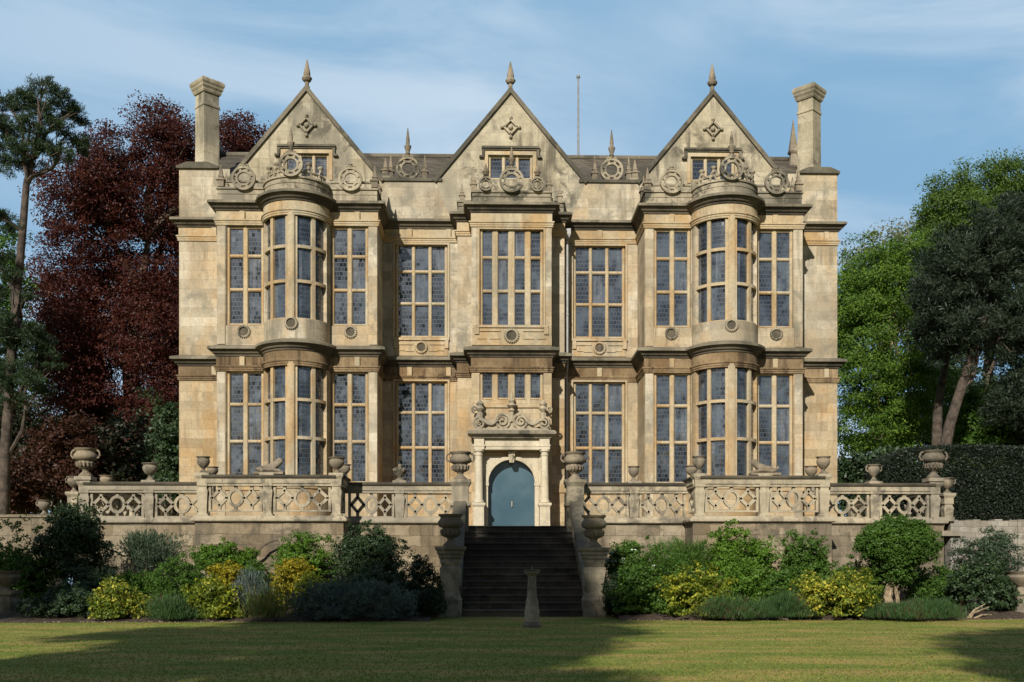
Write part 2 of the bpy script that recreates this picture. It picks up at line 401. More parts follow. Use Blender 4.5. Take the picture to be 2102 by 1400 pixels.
cam = bpy.data.cameras.new('camera'); co = bpy.data.objects.new('camera', cam); COL.objects.link(co)
co.location = (0, CAMY, CAMZ); co.rotation_euler = (pi / 2, 0, -YAW)
cam.sensor_width = 36; cam.lens = 36 * F / 2102; cam.shift_y = (HOR - 700) / 2102; cam.clip_end = 2000; cam.clip_start = .1
SC.camera = co
SC.view_settings.view_transform = 'Standard'; SC.view_settings.look = 'None'; SC.view_settings.exposure = .18; SC.view_settings.gamma = 1

# ------------------------------------------------------------------ THE HOUSE
house = thing('manor_house', 'large honey stone country house with three pointed gables and tall mullioned bay windows', 'house', (CX, 0, FLOOR))
HW, BO, BH, BY, R = 12.75, 7.87, 2.94, -1.9, 1.2
PW, PY, QW, QY = 1.48, -1.9, 2.03, -.85
ZC, ZM, ZP = 14.55, 9.22, 16.08      # cornice tops, parapet top between the gables
NA = 28
def arc(bc, r, n=NA, a0=-pi / 2, a1=pi / 2, yb=BY):
    return [(bc + r * sin(a0 + (a1 - a0) * i / n), yb - r * cos(a0 + (a1 - a0) * i / n)) for i in range(n + 1)]
def bay_path(s):
    b = s * BO
    return [(b - BH, 0), (b - BH, BY)] + arc(b, R) + [(b + BH, BY), (b + BH, 0)]
front = ([(-HW, 4.0), (-HW, 0)] + bay_path(-1) + [(-QW, 0), (-QW, QY), (-PW, QY), (-PW, PY), (PW, PY), (PW, QY), (QW, QY), (QW, 0)]
         + bay_path(1) + [(HW, 0), (HW, 4.0)])
wp = lambda pts: [(x + CX, y) for x, y in pts]

def wall_panel(mb, x0, x1, y, z0, z1, holes, depth=.32):
    """front skin with rectangular openings and their reveals; holes (x0,x1,z0,z1), local x"""
    xs = sorted({x0, x1} | {h[0] for h in holes} | {h[1] for h in holes}); zs = sorted({z0, z1} | {h[2] for h in holes} | {h[3] for h in holes})
    for a, b in zip(xs[:-1], xs[1:]):
        for c, d in zip(zs[:-1], zs[1:]):
            mx, mz = (a + b) / 2, (c + d) / 2
            if any(h[0] < mx < h[1] and h[2] < mz < h[3] for h in holes): continue
            mb.quad((CX + a, y, c), (CX + b, y, c), (CX + b, y, d), (CX + a, y, d))
    for a, b, c, d in holes:
        a += CX; b += CX
        mb.quad((a, y, c), (a, y + depth, c), (a, y + depth, d), (a, y, d)); mb.quad((b, y, c), (b, y + depth, c), (b, y + depth, d), (b, y, d))
        mb.quad((a, y, c), (b, y, c), (b, y + depth, c), (a, y + depth, c)); mb.quad((a, y, d), (b, y, d), (b, y + depth, d), (a, y + depth, d))

UPZ = [13.62, 12.62, 11.38, 10.14]; LOZ = [8.30, 7.16, 5.80, 4.34]
FR = .12
def mullion_window(lights, zs, y, mat=None, sill=True, hole_only=False):
    """stone frame (mullions, transoms, outer frame) with its leaded panes; lights: local x pairs"""
    x0, x1 = lights[0][0] - FR, lights[-1][1] + FR; zt, zb = zs[0] + FR * .8, zs[-1] - FR * .8
    hole = (x0, x1, zb, zt)
    if hole_only: return hole
    mb = MB(); yf = y + .07; d = .15; ch = .035
    def vbar(a, b, za, zb_):
        a += CX; b += CX
        mb.prism([(a, yf + d), (a, yf + ch), (a + ch, yf), (b - ch, yf), (b, yf + ch), (b, yf + d)], za, zb_, lambda u, v, t: (u, v, t))
    def hbar(za, zb_, a, b):
        mb.prism([(yf + d, za), (yf + ch + .004, za), (yf + .004, za + ch), (yf + .004, zb_ - ch), (yf + ch + .004, zb_), (yf + d, zb_)], a + CX, b + CX, lambda u, v, t: (t, u, v))
    vbar(x0 + .002, lights[0][0], zb + .002, zt - .002); vbar(lights[-1][1], x1 - .002, zb + .002, zt - .002)
    for (a, b), (c, d_) in zip(lights[:-1], lights[1:]): vbar(b, c, zb + .002, zt - .002)
    for a, b in lights:
        hbar(zs[0], zt - .003, a, b); hbar(zb + .003, zs[-1], a, b)
        for z in zs[1:-1]: hbar(z - .06, z + .06, a, b)
    wdw = mb.build('window', mat or M['dressed'], house)
    pb = MB(); uv = []; yp = y + .17
    for a, b in lights:
        for zt_, zb_ in zip(zs[:-1], zs[1:]):
            lo = zb_ + (.05 if zb_ != zs[-1] else -.01); hi = zt_ - (.05 if zt_ != zs[0] else -.01)
            tl = random.uniform(-.009, .009); tz = random.uniform(-.022, .016)
            pb.quad((CX + a - .01, yp + tl, lo), (CX + b + .01, yp - tl, lo), (CX + b + .01, yp - tl + tz, hi), (CX + a - .01, yp + tl + tz, hi))
            u0, v0 = random.randint(0, 40) * 2 * QW_, random.randint(0, 40) * .33; m_ = ((b - a) / 4) / QW_
            uv += [(u0, v0), (u0 + (b - a) / m_, v0), (u0 + (b - a) / m_, v0 + hi - lo), (u0, v0 + hi - lo)]
    pb.build('panes', M['glass'], wdw, uv=uv)
    return hole

BAYL = lambda b: ([(b - 2.48, b - 2.0), (b - 1.82, b - 1.34)], [(b + 1.34, b + 1.82), (b + 2.0, b + 2.48)])
RECL = lambda s: sorted([tuple(sorted((s * a, s * b))) for a, b in ((2.55, 3.05), (3.18, 3.69), (3.82, 4.34))])
PORL = [(-1.06, -.72), (-.49, -.13), (.13, .49), (.72, 1.06)]

# plain end bays, recesses, porch flanks
for s in (-1, 1):
    wall = MB(); lower = MB()
    e0, e1 = sorted((s * HW, s * (BO + BH)))
    wall_panel(wall, e0, e1, 0, ZM - .5, 16.5, []); wall_panel(lower, e0, e1, 0, 0, ZM - .5, [])
    wall.build('wall', M['ashlar'], house); lower.build('wall', M['lower_ashlar'], house); wall = MB(); lower = MB()
    r0, r1 = sorted((s * (BO - BH), s * QW))
    wall_panel(wall, r0, r1, 0, ZM - .5, ZC - .3, [mullion_window(RECL(s), UPZ, 0)])
    wall_panel(lower, r0, r1, 0, 0, ZM - .5, [mullion_window(RECL(s), LOZ, 0)])
    wall.build('wall', M['ashlar'], house); lower.build('wall', M['lower_ashlar'], house); wall = MB(); lower = MB()
    f0, f1 = sorted((s * QW, s * PW))
    wall_panel(wall, f0, f1, QY, ZM - .5, ZC + .0, []); wall_panel(lower, f0, f1, QY, 0, ZM - .5, []); wall.build('wall', M['ashlar'], house); lower.build('wall', M['lower_ashlar'], house)
    for (xa, ya, xb, yb) in ((s * QW, 0, s * QW, QY), (s * PW, QY, s * PW, PY), (s * (BO - BH), 0, s * (BO - BH), BY), (s * (BO + BH), 0, s * (BO + BH), BY)):
        for mt, za, zb in (('lower_ashlar', 0, ZM - .5), ('ashlar', ZM - .5, ZC)):
            mb = MB(); mb.quad((CX + xa, ya, za), (CX + xb, yb, za), (CX + xb, yb, zb), (CX + xa, ya, zb)); mb.build('return_wall', M[mt], house)
    wall = MB()
    # the house's sides and back
    wall.quad((CX + s * HW, 0, 0), (CX + s * HW, 10, 0), (CX + s * HW, 10, 16.1), (CX + s * HW, 0, 16.1))
    wall.add([(CX + s * HW, .5, 16.1), (CX + s * HW, 9.5, 16.1), (CX + s * HW, 5, 19.25)], [(0, 1, 2)]); wall.build('side_wall', M['ashlar'], house)
wall = MB(); wall.quad((CX - HW, 10, 0), (CX + HW, 10, 0), (CX + HW, 10, 16.1), (CX - HW, 10, 16.1)); wall.build('back_wall', M['ashlar'], house); wall = MB(); lower = MB()
# parapet walls between the gables and behind the bays
wall_panel(wall, -BO - BH, BO + BH, .0, ZC - .3, 16.08, []); wall.build('parapet_wall', M['ashlar'], house); wall = MB()
# porch front
wall_panel(wall, -PW, PW, PY, ZM - .5, ZC, [mullion_window(PORL, UPZ, PY)])
DR, DS = .86, 4.28
wall_panel(lower, -PW, PW, PY, 0, ZM - .5, [mullion_window(PORL, [8.36, 7.44], PY), (-1.0, 1.0, 0, 5.24)], depth=.34)
wall.build('porch_wall', M['ashlar'], house); lower.build('porch_wall', M['lower_ashlar'], house)

# bays
for s in (-1, 1):
    b = s * BO; lt, rt = BAYL(b)
    up = MB(); lo = MB()
    for ls, x0, x1 in ((lt, b - BH, b - R), (rt, b + R, b + BH)):
        wall_panel(up, x0, x1, BY, ZM - .5, ZC, [mullion_window(ls, UPZ, BY)])
        wall_panel(lo, x0, x1, BY, 0, ZM - .5, [mullion_window(ls, LOZ, BY)])
    # round bow: aprons and lintels, end piers, central pier
    def bowband(mb, r, a0, a1, z0, z1, depth=.3, n=None):
        n = n or max(2, int(abs(a1 - a0) / .11))
        o = arc(b + CX, r, n, a0, a1); i = arc(b + CX, r - depth, n, a0, a1)
        ring_ = o + i[::-1]; mb.prism(ring_, z0, z1, lambda u, v, t: (u, v, t))
    def band_shell(mb, r, z0, z1, n=28):
        o = arc(b + CX, r, n); mb.sweep([(0, z0), (0, z1)], o, closed_prof=False)
        i = [(x, y) for x, y in o]
        for z in (z0, z1):
            k = len(mb.v); mb.v += [(x, y, z) for x, y in o] ; mb.f.append(tuple(range(k, k + len(o))))
    for zs, mb, zlo, zhi in ((UPZ, up, ZM - .5, ZC), (LOZ, lo, 0, ZM - .5)):
        zt, zb = zs[0] + .1, zs[-1] - .1
        zt += .14
        band_shell(mb, R, zlo, zb); band_shell(mb, R, zt, zhi)
        for sg in (-1, 1):
            bowband(mb, R, *sorted((sg * radians(71), sg * radians(90))), zb, zt)
    # hollow backing so no sky shows through the bow
    up.build('bay', M['ashlar'], house); lo.build('bay', M['lower_ashlar'], house)
    for zs in (UPZ, LOZ):
        zt, zb = zs[0] + .24, zs[-1] - .1
        z_s = [zt - .06] + zs[1:-1] + [zb + .03]
        mb = MB(); pb = MB(); uv = []
        def bb(a0, a1, z0, z1, r=R - .03, depth=.15): bowband(mb, r, radians(a0), radians(a1), z0, z1, depth, n=max(2, int((a1 - a0) / 5)))
        bb(-5.6, 5.6, zb - .001, zt + .001, R + .045, .25)
        bb(-3.6, 3.6, zb - .001, zt + .001, R + .065, .05)
        for sg in (-1, 1):
            c = sg * 40
            bb(c - 3.6, c + 3.6, zb, zt)
            bb(*sorted((sg * 5.6, sg * 10.5)), zb, zt, R - .03, .14)
            for a0, a1 in ((10.5, 36.4), (43.6, 71)):
                A0, A1 = sorted((sg * a0, sg * a1))
                for z in z_s[1:-1]: bb(A0, A1, z - .055, z + .055, R - .02, .15)
                bb(A0, A1, z_s[0], zt, R - .02, .15); bb(A0, A1, zb, z_s[-1], R - .02, .15)
                for hi, l_ in zip(z_s[:-1], z_s[1:]):
                    hi_, l2 = hi - (.05 if hi != z_s[0] else 0), l_ + (.05 if l_ != z_s[-1] else 0)
                    ps = arc(b + CX, R - .13, 3, radians(A0), radians(A1)); u0 = random.randint(0, 30) * 2 * QW_; v0 = random.randint(0, 30) * .33
                    wid = (R - .13) * radians(A1 - A0) / 3 ; m_ = wid / .155
                    for k in range(3):
                        (xa, ya), (xb, yb) = ps[k], ps[k + 1]
                        pb.quad((xa, ya, l2), (xb, yb, l2), (xb, yb, hi_), (xa, ya, hi_))
                        ua, ub = u0 + k * 2 * QW_, u0 + (k + 1) * 2 * QW_
                        uv += [(ua, v0), (ub, v0), (ub, v0 + hi_ - l2), (ua, v0 + hi_ - l2)]
        wd = mb.build('bow_window', M['dressed'], house); pb.build('panes', M['glass'], wd, uv=uv)

# cornices, friezes and architraves swept round the whole front
def cornice_top(zt, out=.29):
    return [(-.05, zt + .12), (out * .35, zt + .075), (out * .8, zt + .03), (out, zt), (out, zt - .085), (out - .05, zt - .088), (-.05, zt - .08)]
def cornice_bed(zt, out=.29):
    return [(-.05, zt - .081), (out - .05, zt - .089), (out - .06, zt - .12), (out - .13, zt - .15), (out - .16, zt - .22), (out - .22, zt - .25), (out - .24, zt - .31), (-.05, zt - .33)]
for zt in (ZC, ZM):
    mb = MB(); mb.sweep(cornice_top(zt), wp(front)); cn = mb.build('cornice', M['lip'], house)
    mb = MB(); mb.sweep(cornice_bed(zt), wp(front)); mb.build('bed_mould', M['crust_and_shade'], cn)  # real crust, darkened to carry the shadow below the lip as well
    mb = MB(); zf = zt - .33; zl = 13.92 if zt == ZC else 8.56
    mb.sweep([(-.05, zf), (.02, zf), (.02, zl), (-.05, zl)], wp(front)); mb.build('frieze', M['dressed'] if zt == ZC else M['frieze'], house)
    mb = MB(); mb.sweep([(-.05, zl), (.10, zl), (.10, zl - .05), (.065, zl - .07), (.065, zl - .13), (.045, zl - .14), (.045, zl - .2), (-.05, zl - .21)], wp(front))
    mb.build('architrave', M['dressed'] if zt == ZC else M['frieze'], house)
    # plain blocks cut in the frieze
    spots = [(-BO - 2.0, BY), (-BO + 2.2, BY), (BO - 1.95, BY), (BO + 1.9, BY), (-3.9, 0), (-2.4, 0), (3.45, 0), (-11.4, 0), (11.2, 0), (12.3, 0)]
    for x, y in spots:
        mb = MB(); mb.box(CX + x - .09, CX + x + .09, y - .10, y + .0, zl + .003, zf - .003); mb.build('frieze_block', M['dressed'], house)
# plinth band under the lower windows
k0 = front.index((-PW, PY)); k1 = front.index((PW, PY))
for pth in (front[:k0], front[k1 + 1:]):
    mb = MB(); mb.sweep([(-.05, 4.16), (.05, 4.16), (.05, 4.0), (-.05, 3.96)], wp(pth)); mb.build('sill_band', M['lower_ashlar'], house)
# bay corner strips (slim pilaster strips)
for s in (-1, 1):
    for x in (s * BO - BH + .16, s * BO + BH - .16):
        for z0, z1 in ((FLOOR, 8.33), (ZM + .13, 13.69)): mb = MB(); mb.box(CX + x - .145, CX + x + .145, BY - .035, BY + .05, z0, z1); mb.build('pilaster', M['ashlar'], house)
for x in (-PW + .1, PW - .1):
    mb = MB(); mb.box(CX + x - .095, CX + x + .095, PY - .03, PY + .05, ZM + .13, 13.69); mb.build('pilaster', M['ashlar'], house)

# hood mouldings round the recess and porch windows, apron panels with rings
def frame_mould(x0, x1, z0, z1, y, wd=.07, pr=.05):
    mb = MB(); fr = lambda u, v, t: (CX + u, y + t, v)
    for a, b, c, d in ((x0 - wd, x0, z0, z1), (x1, x1 + wd, z0, z1), (x0 - wd, x1 + wd, z1, z1 + wd)):
        mb.box(CX + a, CX + b, y - pr, y + .02, c, d)
    mb.build('window_surround', M['dressed'], house)
for s in (-1, 1):
    h = mullion_window(RECL(s), UPZ, 0, hole_only=True); frame_mould(h[0], h[1], h[2], h[3] - .08, 0)
    h = mullion_window(RECL(s), LOZ, 0, hole_only=True); frame_mould(h[0], h[1], h[2], h[3] - .04, 0)
h = mullion_window(PORL, UPZ, PY, hole_only=True); frame_mould(h[0], h[1], h[2], h[3] - .08, PY, .06, .04)
def wreath(x, y, z, r, mat='parapet'):
    mb = MB(); mb.ring((CX + x, y - .03, z), r, r * .2, n=24, m=6)
    for i in range(20):
        a = 2 * pi * i / 20; mb.ball((CX + x + cos(a) * r * 1.18, y - .04, z + sin(a) * r * 1.18), r * .13, 6, 4)
    mb.lathe([(r * .9, 0), (r * .7, .0)], (CX + x, y - .012, z), 4) if False else None
    o = mb.build('wreath', M[mat], house, smooth=True)
    d = MB(); k = 16
    d.add([(CX + x + cos(2 * pi * i / k) * r * .86, y - .006, z + sin(2 * pi * i / k) * r * .86) for i in range(k)] + [(CX + x + cos(2 * pi * i / k) * r * .5, y + .10 - .11, z + sin(2 * pi * i / k) * r * .5) for i in range(k)],
          [(i, (i + 1) % k, k + (i + 1) % k, k + i) for i in range(k)] + [tuple(range(k, 2 * k))])
    d.build('wreath_boss', M['crust_and_shade'], o)  # shade of the ring's recess put into the boss colour
for s in (-1, 1):
    for x in (-1.95, 1.95): wreath(s * BO + x, BY, 9.82, .19)
    wreath(s * BO, BY - R, 9.86, .19)
    # apron under recess windows
    xc = s * 3.45; mb = MB()
    mb.box(CX + xc - 1.08, CX + xc + 1.08, -.10, .02, 9.93, 10.03); mb.box(CX + xc - 1.02, CX + xc + 1.02, -.04, .02, 9.34, 9.93)
    for a in (-1, 1):
        mb.box(CX + xc + a * .98 - .07, CX + xc + a * .98 + .07, -.10, .02, 9.62, 9.925)
        mb.box(CX + xc + a * .62 - .3, CX + xc + a * .62 + .3, -.075, .02, 9.76, 9.86)
        mb.box(CX + xc + a * .45 - .17, CX + xc + a * .45 + .17, -.07, .02, 9.5, 9.54); mb.box(CX + xc + a * .75 - .12, CX + xc + a * .75 + .12, -.07, .02, 9.53, 9.57)
    mb.build('apron_panel', M['dressed'], house); wreath(xc, -.05, 9.66, .2, 'dressed')
mb = MB()
mb.box(CX - 1.36, CX + 1.36, PY - .10, PY + .02, 10.0, 10.09); mb.box(CX - 1.45, CX + 1.45, PY - .045, PY + .02, 9.36, 10.0)
for a in (-1, 1):
    mb.box(CX + a * 1.28 - .08, CX + a * 1.28 + .08, PY - .10, PY + .02, 9.75, 9.995)
    mb.box(CX + a * .8 - .38, CX + a * .8 + .38, PY - .085, PY + .02, 9.86, 9.95)
    mb.box(CX + a * .62 - .2, CX + a * .62 + .2, PY - .075, PY + .02, 9.58, 9.62); mb.box(CX + a * 1.1 - .16, CX + a * 1.1 + .16, PY - .075, PY + .02, 9.58, 9.62)
mb.build('apron_panel', M['dressed'], house); wreath(0, PY - .05, 9.7, .22)

# parapets over bays and porch
for s in (-1, 1):
    mb = MB(); mb.sweep([(-.32, ZC + .04), (-.02, ZC + .04), (-.02, 15.06), (.03, 15.05), (.03, 15.11), (-.34, 15.15), (-.34, ZC + .3)], wp(bay_path(s)))
    mb.build('bay_parapet', M['parapet'], house)
    t = MB(); t.add([(x + CX, y, ZC + .32) for x, y in bay_path(s)], [tuple(range(len(bay_path(s))))]); t.build('bay_roof', M['coping'], house)
pp = [(-QW, 0), (-QW, QY), (-PW, QY), (-PW, PY), (PW, PY), (PW, QY), (QW, QY), (QW, 0)]
mb = MB(); mb.sweep([(-.3, ZC + .04), (-.03, ZC + .04), (-.03, 14.98), (.02, 15.0), (.02, 15.07), (-.3, 15.1)], wp(pp)); mb.build('porch_parapet', M['parapet'], house)
t = MB(); t.add([(x + CX, y, ZC + .3) for x, y in pp], [tuple(range(len(pp)))]); t.build('porch_roof', M['coping'], house)
# coping of the wall between the gables and at the ends
for x0, x1 in ((-5.0, -2.65), (2.65, 5.0), (-10.82, -10.5), (10.5, 10.82)):
    mb = MB(); mb.box(CX + x0, CX + x1, -.07, .35, ZP + .003, ZP + .12); mb.build('wall_coping', M['coping'], house)

# end blocks with chimneys
for s in (-1, 1):
    mb = MB(); x0, x1 = sorted((s * HW, s * (HW - 1.42)))
    mb.box(CX + x0 - .002, CX + x1, .003, 1.7, ZC + .1, 16.5); mb.build('end_block', M['ashlar'], house)
    mb = MB(); mb.prism([(x0 - .1, 16.5), (x1 + .08, 16.5), (x1 + .08, 16.58), (x1 - .3, 16.74), (x0 + .3, 16.74), (x0 - .1, 16.58)], -.1, 1.8, lambda u, v, t: (CX + u, t, v))
    mb.build('block_coping', M['coping'], house)
    c = (CX + s * 11.87, .72, 0)
    mb = MB(); mb.lathe([(.37, 16.6), (.365, 16.9), (.335, 16.95), (.325, 19.1), (.355, 19.12), (.355, 19.19), (.325, 19.22), (.325, 19.62), (.325, 19.64)], c, rot=pi / 4, sq=True)
    ch = mb.build('chimney', M['gable'], house)
    mb = MB(); mb.lathe([(.37, 19.63), (.40, 19.70), (.40, 19.75), (.45, 19.84), (.45, 19.90), (.49, 19.98), (.49, 20.08), (.42, 20.16), (.3, 20.16)], c, rot=pi / 4, sq=True)
    mb.build('cap', M['parapet'], ch)

# ------------------------------------------------------------------ gables and roofs
GW = 2.86; GZ = 19.5; GB = 16.05
def finial(mb, c, h, wd):
    mb.lathe([(wd * .55, 0), (wd * .5, h * .12), (wd * .38, h * .14), (wd * .38, h * .26), (wd * .75, h * .30), (wd * .95, h * .36), (wd * .95, h * .40), (wd * .62, h * .44), (wd * .64, h * .55), (wd * .35, h * .78), (.012, h)], c, 8)
slope = (GZ - GB) / GW
for gi, gx in enumerate((-BO, 0, BO)):
    mb = MB(); GY = -.006
    a = gx; hz0, hz1, hw = 16.2, 17.12, .86
    # gable wall around the window opening
    def gz(x): return GZ - slope * abs(x)
    P = lambda x, z: (CX + a + x, GY, z)
    mb.add([P(-GW, GB), P(-hw, GB), P(-hw, gz(hw))], [(0, 1, 2)]); mb.add([P(GW, GB), P(hw, GB), P(hw, gz(hw))], [(0, 1, 2)])
    mb.add([P(-hw, hz1), P(hw, hz1), P(hw, gz(hw)), P(0, GZ), P(-hw, gz(hw))], [(0, 1, 2, 3, 4)]); mb.quad(P(-hw, GB), P(hw, GB), P(hw, hz0), P(-hw, hz0))
    # the thinner weathered face continues below into the parapet wall
    mb.add([P(-GW - .02, GB), P(GW + .02, GB), P(GW - .5, ZC + .2), P(-GW + .5, ZC + .2)], [(0, 1, 2, 3)])
    for x in (-hw, hw): mb.quad(P(x, hz0), (CX + a + x, .3, hz0), (CX + a + x, .3, hz1), P(x, hz1))
    mb.quad(P(-hw, hz1), (CX + a - hw, .3, hz1), (CX + a + hw, .3, hz1), P(hw, hz1))
    g = mb.build('gable', M['gable'], house)
    mb = MB(); tw = .15
    for sg in (-1, 1):
        nx, nz = sg * slope / sqrt(1 + slope ** 2), 1 / sqrt(1 + slope ** 2)
        mb.prism([(sg * (GW + .03), GB - .02), (0, GZ + .02), (0, GZ + .02 + tw / nz), (sg * (GW + .03) + nx * tw, GB - .02 + nz * tw)], -.1, .42, lambda u, v, t: (CX + a + u, t, v))
    mb.build('coping', M['coping'], g)
    mb = MB(); finial(mb, (CX + a, .1, GZ + .1), 1.22, .21); mb.build('finial', M['urn'], g)
    # diamond ornament
    mb = MB(); fr = lambda u, v, t: (CX + a + u, -.06 + t, 18.2 + v)
    mb.strokes([(-.26, 0), (0, .28), (.26, 0), (0, -.28)], .07, .12, fr, closed=True)
    for u, v in ((-.34, 0), (.34, 0), (0, .38), (0, -.38)): mb.ball((CX + a + u, -.06, 18.2 + v), .07, 8, 6)
    mb.ball((CX + a, -.04, 18.2), .10, 10, 6)
    mb.build('diamond_ornament', M['parapet'], g)
    # hood mould
    mb = MB(); mb.box(CX + a - 1.12, CX + a + 1.12, -.14, .0, 17.36, 17.44); mb.box(CX + a - 1.12, CX + a + 1.12, -.09, .0, 17.30, 17.357)
    for sg in (-1, 1): mb.box(CX + a + sg * 1.06 - .05, CX + a + sg * 1.06 + .05, -.11, .0, 17.08, 17.298); mb.box(CX + a + sg * 1.12 - .09, CX + a + sg * 1.12 + .09, -.13, .0, 17.0, 17.078)
    mb.build('hood_mould', M['coping'], g)
    mb = MB(); mb.box(CX + a - 1.0, CX + a + 1.0, -.04, -.004, 17.13, 17.29); mb.box(CX + a - 1.0, CX + a - .87, -.04, -.004, 16.1, 17.127); mb.box(CX + a + .87, CX + a + 1.0, -.04, -.004, 16.1, 17.127)
    mb.build('window_surround', M['dressed'], g)
    mullion_window([(gx - .76, gx - .33), (gx - .2, gx + .2), (gx + .33, gx + .76)], [17.04, 16.28], -.006)
    # roof behind the gable
    mb = MB(); off = .02
    mb.add([(CX + a - GW - .3, .3, GB - .32), (CX + a, .3, GZ - .02), (CX + a, 6.2, GZ - .02), (CX + a - GW - .3, 6.2, GB - .32), (CX + a + GW + .3, .3, GB - .32), (CX + a + GW + .3, 6.2, GB - .32)], [(0, 1, 2, 3), (1, 4, 5, 2)])
    mb.build('gable_roof', M['roof'], house)
mb = MB(); RZ = 19.0
mb.add([(CX - HW + .1, .36, 15.95), (CX + HW - .1, .36, 15.95), (CX + HW - .1, 5, RZ), (CX - HW + .1, 5, RZ), (CX - HW + .1, 9.7, 15.95), (CX + HW - .1, 9.7, 15.95)], [(0, 1, 2, 3), (3, 2, 5, 4)])
roof = mb.build('roof', M['roof'], house)
mb = MB(); mb.tube([(CX - HW + .1, 5, RZ + .02), (CX + HW - .1, 5, RZ + .02)], .12, 8); mb.build('ridge', M['coping'], roof)
for s in (-1, 1):
    mb = MB(); x = CX + s * (HW - .12)
    mb.prism([(.6, 16.0), (5, 19.25), (9.4, 16.0), (9.4, 16.3), (5, 19.62), (.6, 16.4)], x - .17, x + .17, lambda u, v, t: (t, u, v)); mb.build('end_coping', M['coping'], house)
    mb = MB(); mb.lathe([(.24, 17.0), (.2, 18.4), (.13, 18.9), (.12, 19.0), (.17, 19.06), (.2, 19.12), (.17, 19.2), (.09, 19.8), (.012, 20.5)], (W(441 if s < 0 else 1628, 300, 4.4)[0], 4.4, 0), sq=True); mb.build('end_finial', M['urn'], house)
mb = MB(); x, _ = W(1187, 300, 5.2); z1 = UZ(160, 1187, 5.2)
mb.tube([(x, 5.2, 18.9), (x, 5.2, z1)], [.055, .04], 8); fp = mb.build('flagpole', M['pole'], house)
mb = MB(); mb.ball((x, 5.2, z1 + .05), .09); mb.build('truck', M['pole'], fp)

# ------------------------------------------------------------------ cresting: roundels and little obelisks
def obelisk(mb, c, h, wd=.13):
    mb.lathe([(wd, 0), (wd, h * .25), (wd * 1.35, h * .27), (wd * 1.35, h * .33), (wd * .75, h * .36), (wd * .7, h * .42), (wd * .9, h * .45), (wd * .62, h * .5), (wd * .1, h)], c, sq=True)
def annulus(mb, uc, vc, ru, rv, wd, t, fr, n=28, a0=0., a1=2 * pi):
    full = abs(a1 - a0 - 2 * pi) < 1e-6; k = n if full else n + 1; vs = []
    for i in range(k):
        a = a0 + (a1 - a0) * i / n; c_, s_ = cos(a), sin(a)
        for e, q in ((wd / 2, -t / 2), (wd / 2, t / 2), (-wd / 2, t / 2), (-wd / 2, -t / 2)):
            vs.append(fr(uc + (ru + e) * c_, vc + (rv + e) * s_, q))
    fs = []
    for i in range(n):
        b, d = i * 4, ((i + 1) % k) * 4
        for q in range(4): fs.append((b + q, d + q, d + (q + 1) % 4, b + (q + 1) % 4))
    if not full: fs += [(0, 1, 2, 3), tuple(range((k - 1) * 4, k * 4))[::-1]]
    mb.add(vs, fs)
def roundel(c, r, spire=0., ax=(1, 0), holes=8):
    mb = MB(); fr = lambda u, v, t: (c[0] + ax[0] * u - ax[1] * t, c[1] + ax[1] * u + ax[0] * t, c[2] + v)
    annulus(mb, 0, 0, r * .97, r * .97, r * .2, .15, fr, 32); annulus(mb, 0, 0, r * .60, r * .60, r * .16, .11, fr, 26)
    for i in range(holes):
        a = 2 * pi * (i + .5) / holes
        mb.strokes([(cos(a) * r * .90, sin(a) * r * .90), (cos(a) * r * .60, sin(a) * r * .60)], r * .24, .10, fr)
    for sg in (-1, 1):
        mb.tube([fr(sg * r * .42, r * 1.0, 0), fr(sg * r * .40, r * 1.16, 0), fr(sg * r * .18, r * 1.22, 0)], r * .09, 6)
    mb.lathe([(r * .20, r * 1.0), (r * .26, r * 1.12), (r * .15, r * 1.2), (r * .24, r * 1.30), (r * .08, r * 1.42)], c, 8)
    o = mb.build('roundel', M['parapet'], house, smooth=True)
    if spire:
        s_ = MB(); s_.lathe([(.10, r * 1.4), (.07, r * 1.5), (.13, r * 1.5 + spire * .2), (.14, r * 1.5 + spire * .26), (.07, r * 1.5 + spire * .32), (.075, r * 1.5 + spire * .5), (.012, r * 1.5 + spire)], c, 8)
        s_.build('spire', M['urn'], o)
def ob_part(x, y, z, h, wd=.11):
    mb = MB(); obelisk(mb, (CX + x, y, z), h, wd); mb.build('obelisk', M['urn'], house)
